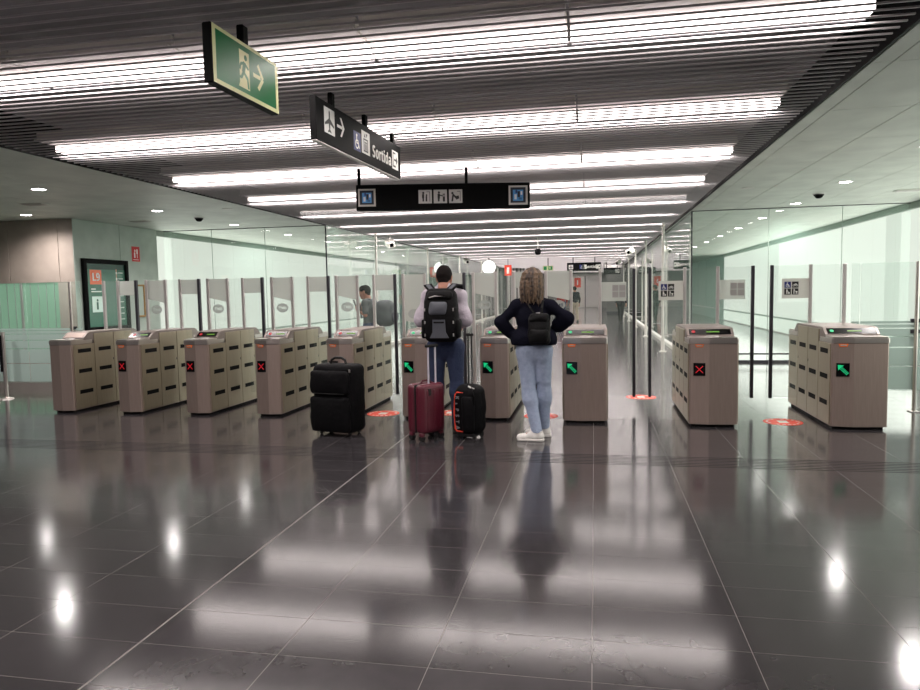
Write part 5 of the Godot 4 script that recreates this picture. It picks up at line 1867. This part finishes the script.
	# black sports trolley bag
	t = thing("sports_bag", "black sports trolley bag with orange piping, standing upright", "bag", Vector3(-1.27, 0, -7.0), -0.35)
	put(rmesh(Vector3(0.27, 0.53, 0.25), 0.085, 3, 5, 6), "main_bag", M.case_black, t, Vector3(0.0, 0.295, 0.0))
	put(rmesh(Vector3(0.12, 0.36, 0.05), 0.02, 1), "side_pocket", M.case_black, t, Vector3(0.055, 0.27, 0.135))
	put(rmesh(Vector3(0.20, 0.06, 0.22), 0.02), "base_tray", M.rubber, t, Vector3(0, 0.055, 0))
	st = begin()
	tube(st, [Vector3(0.0, 0.485, 0.128), Vector3(-0.075, 0.485, 0.128), Vector3(-0.098, 0.465, 0.128), Vector3(-0.108, 0.28, 0.136), Vector3(-0.100, 0.105, 0.128), Vector3(-0.08, 0.085, 0.128), Vector3(-0.01, 0.085, 0.13)], 0.008, 8)
	put(st.commit(), "orange_piping", M.red_orange, t)
	var word := "KIPSTA"
	for k in word.length():
		put(textmesh(word[k], 0.040, 0.004, true), "letter", M.letter_grey, t, Vector3(-0.062, 0.435 - 0.062 * k, 0.146 + 0.006 * sin(PI * (k + 0.5) / 6.0)), Vector3(0, 0, -PI / 2))
	for x in [-0.055, -0.015]:
		st = begin()
		tube(st, [Vector3(x, 0.50, -0.08), Vector3(x, 1.06, -0.08)], 0.008, 8)
		put(st.commit(), "handle_rod", M.rubber, t)
	put(rmesh(Vector3(0.085, 0.03, 0.035), 0.013), "handle_grip", M.rubber, t, Vector3(-0.035, 1.065, -0.08))
	st = begin()
	ribbon(st, [Vector3(0.0, 0.565, 0.05), Vector3(0.07, 0.55, 0.09), Vector3(0.12, 0.46, 0.115), Vector3(0.125, 0.36, 0.125)], Vector3(0.5, 0.2, 0.6), 0.03, 0.005)
	put(st.commit(), "carry_strap", M.nylon_black, t)
	put(boxmesh(Vector3(-0.035, -0.006, 0), Vector3(0.035, 0.012, 0.004), 0.001), "tag", M.white_print, t, Vector3(0.075, 0.535, 0.10), Vector3(0, 0.4, -0.5))
	for s in [-1.0, 1.0]:
		wheel(t, Vector3(s * 0.10, 0.035, -0.06), 0.035, 0.0)
		put(boxmesh(Vector3(-0.02, 0.0, -0.02), Vector3(0.02, 0.035, 0.02), 0.006), "foot", M.rubber, t, Vector3(s * 0.09, 0, 0.07))
func _ready() -> void:
	var cam := Camera3D.new()
	cam.name = "camera"
	add_child(cam)
	cam.position = Vector3(0, 1.5, 0)
	cam.rotation_degrees = Vector3(-4.302, 11.012, -1.036)
	cam.fov = 52.845
	cam.near = 0.05
	cam.far = 200.0
	cam.current = true
	var we := WorldEnvironment.new()
	we.name = "environment"
	var e := Environment.new()
	e.background_mode = Environment.BG_COLOR
	e.background_color = Color(0, 0, 0)
	e.tonemap_mode = Environment.TONE_MAPPER_LINEAR
	e.tonemap_exposure = 1.17
	e.sdfgi_enabled = true
	e.ssao_enabled = true
	e.ssil_enabled = true
	we.environment = e
	add_child(we)
	make_materials()
	build_lamps()
	build_downlights()
	build_floor()
	build_ceilings()
	build_walls()
	build_gates()
	build_fences()
	build_stickers()
	build_signs()
	build_far_end()
	build_people()
	build_bags()
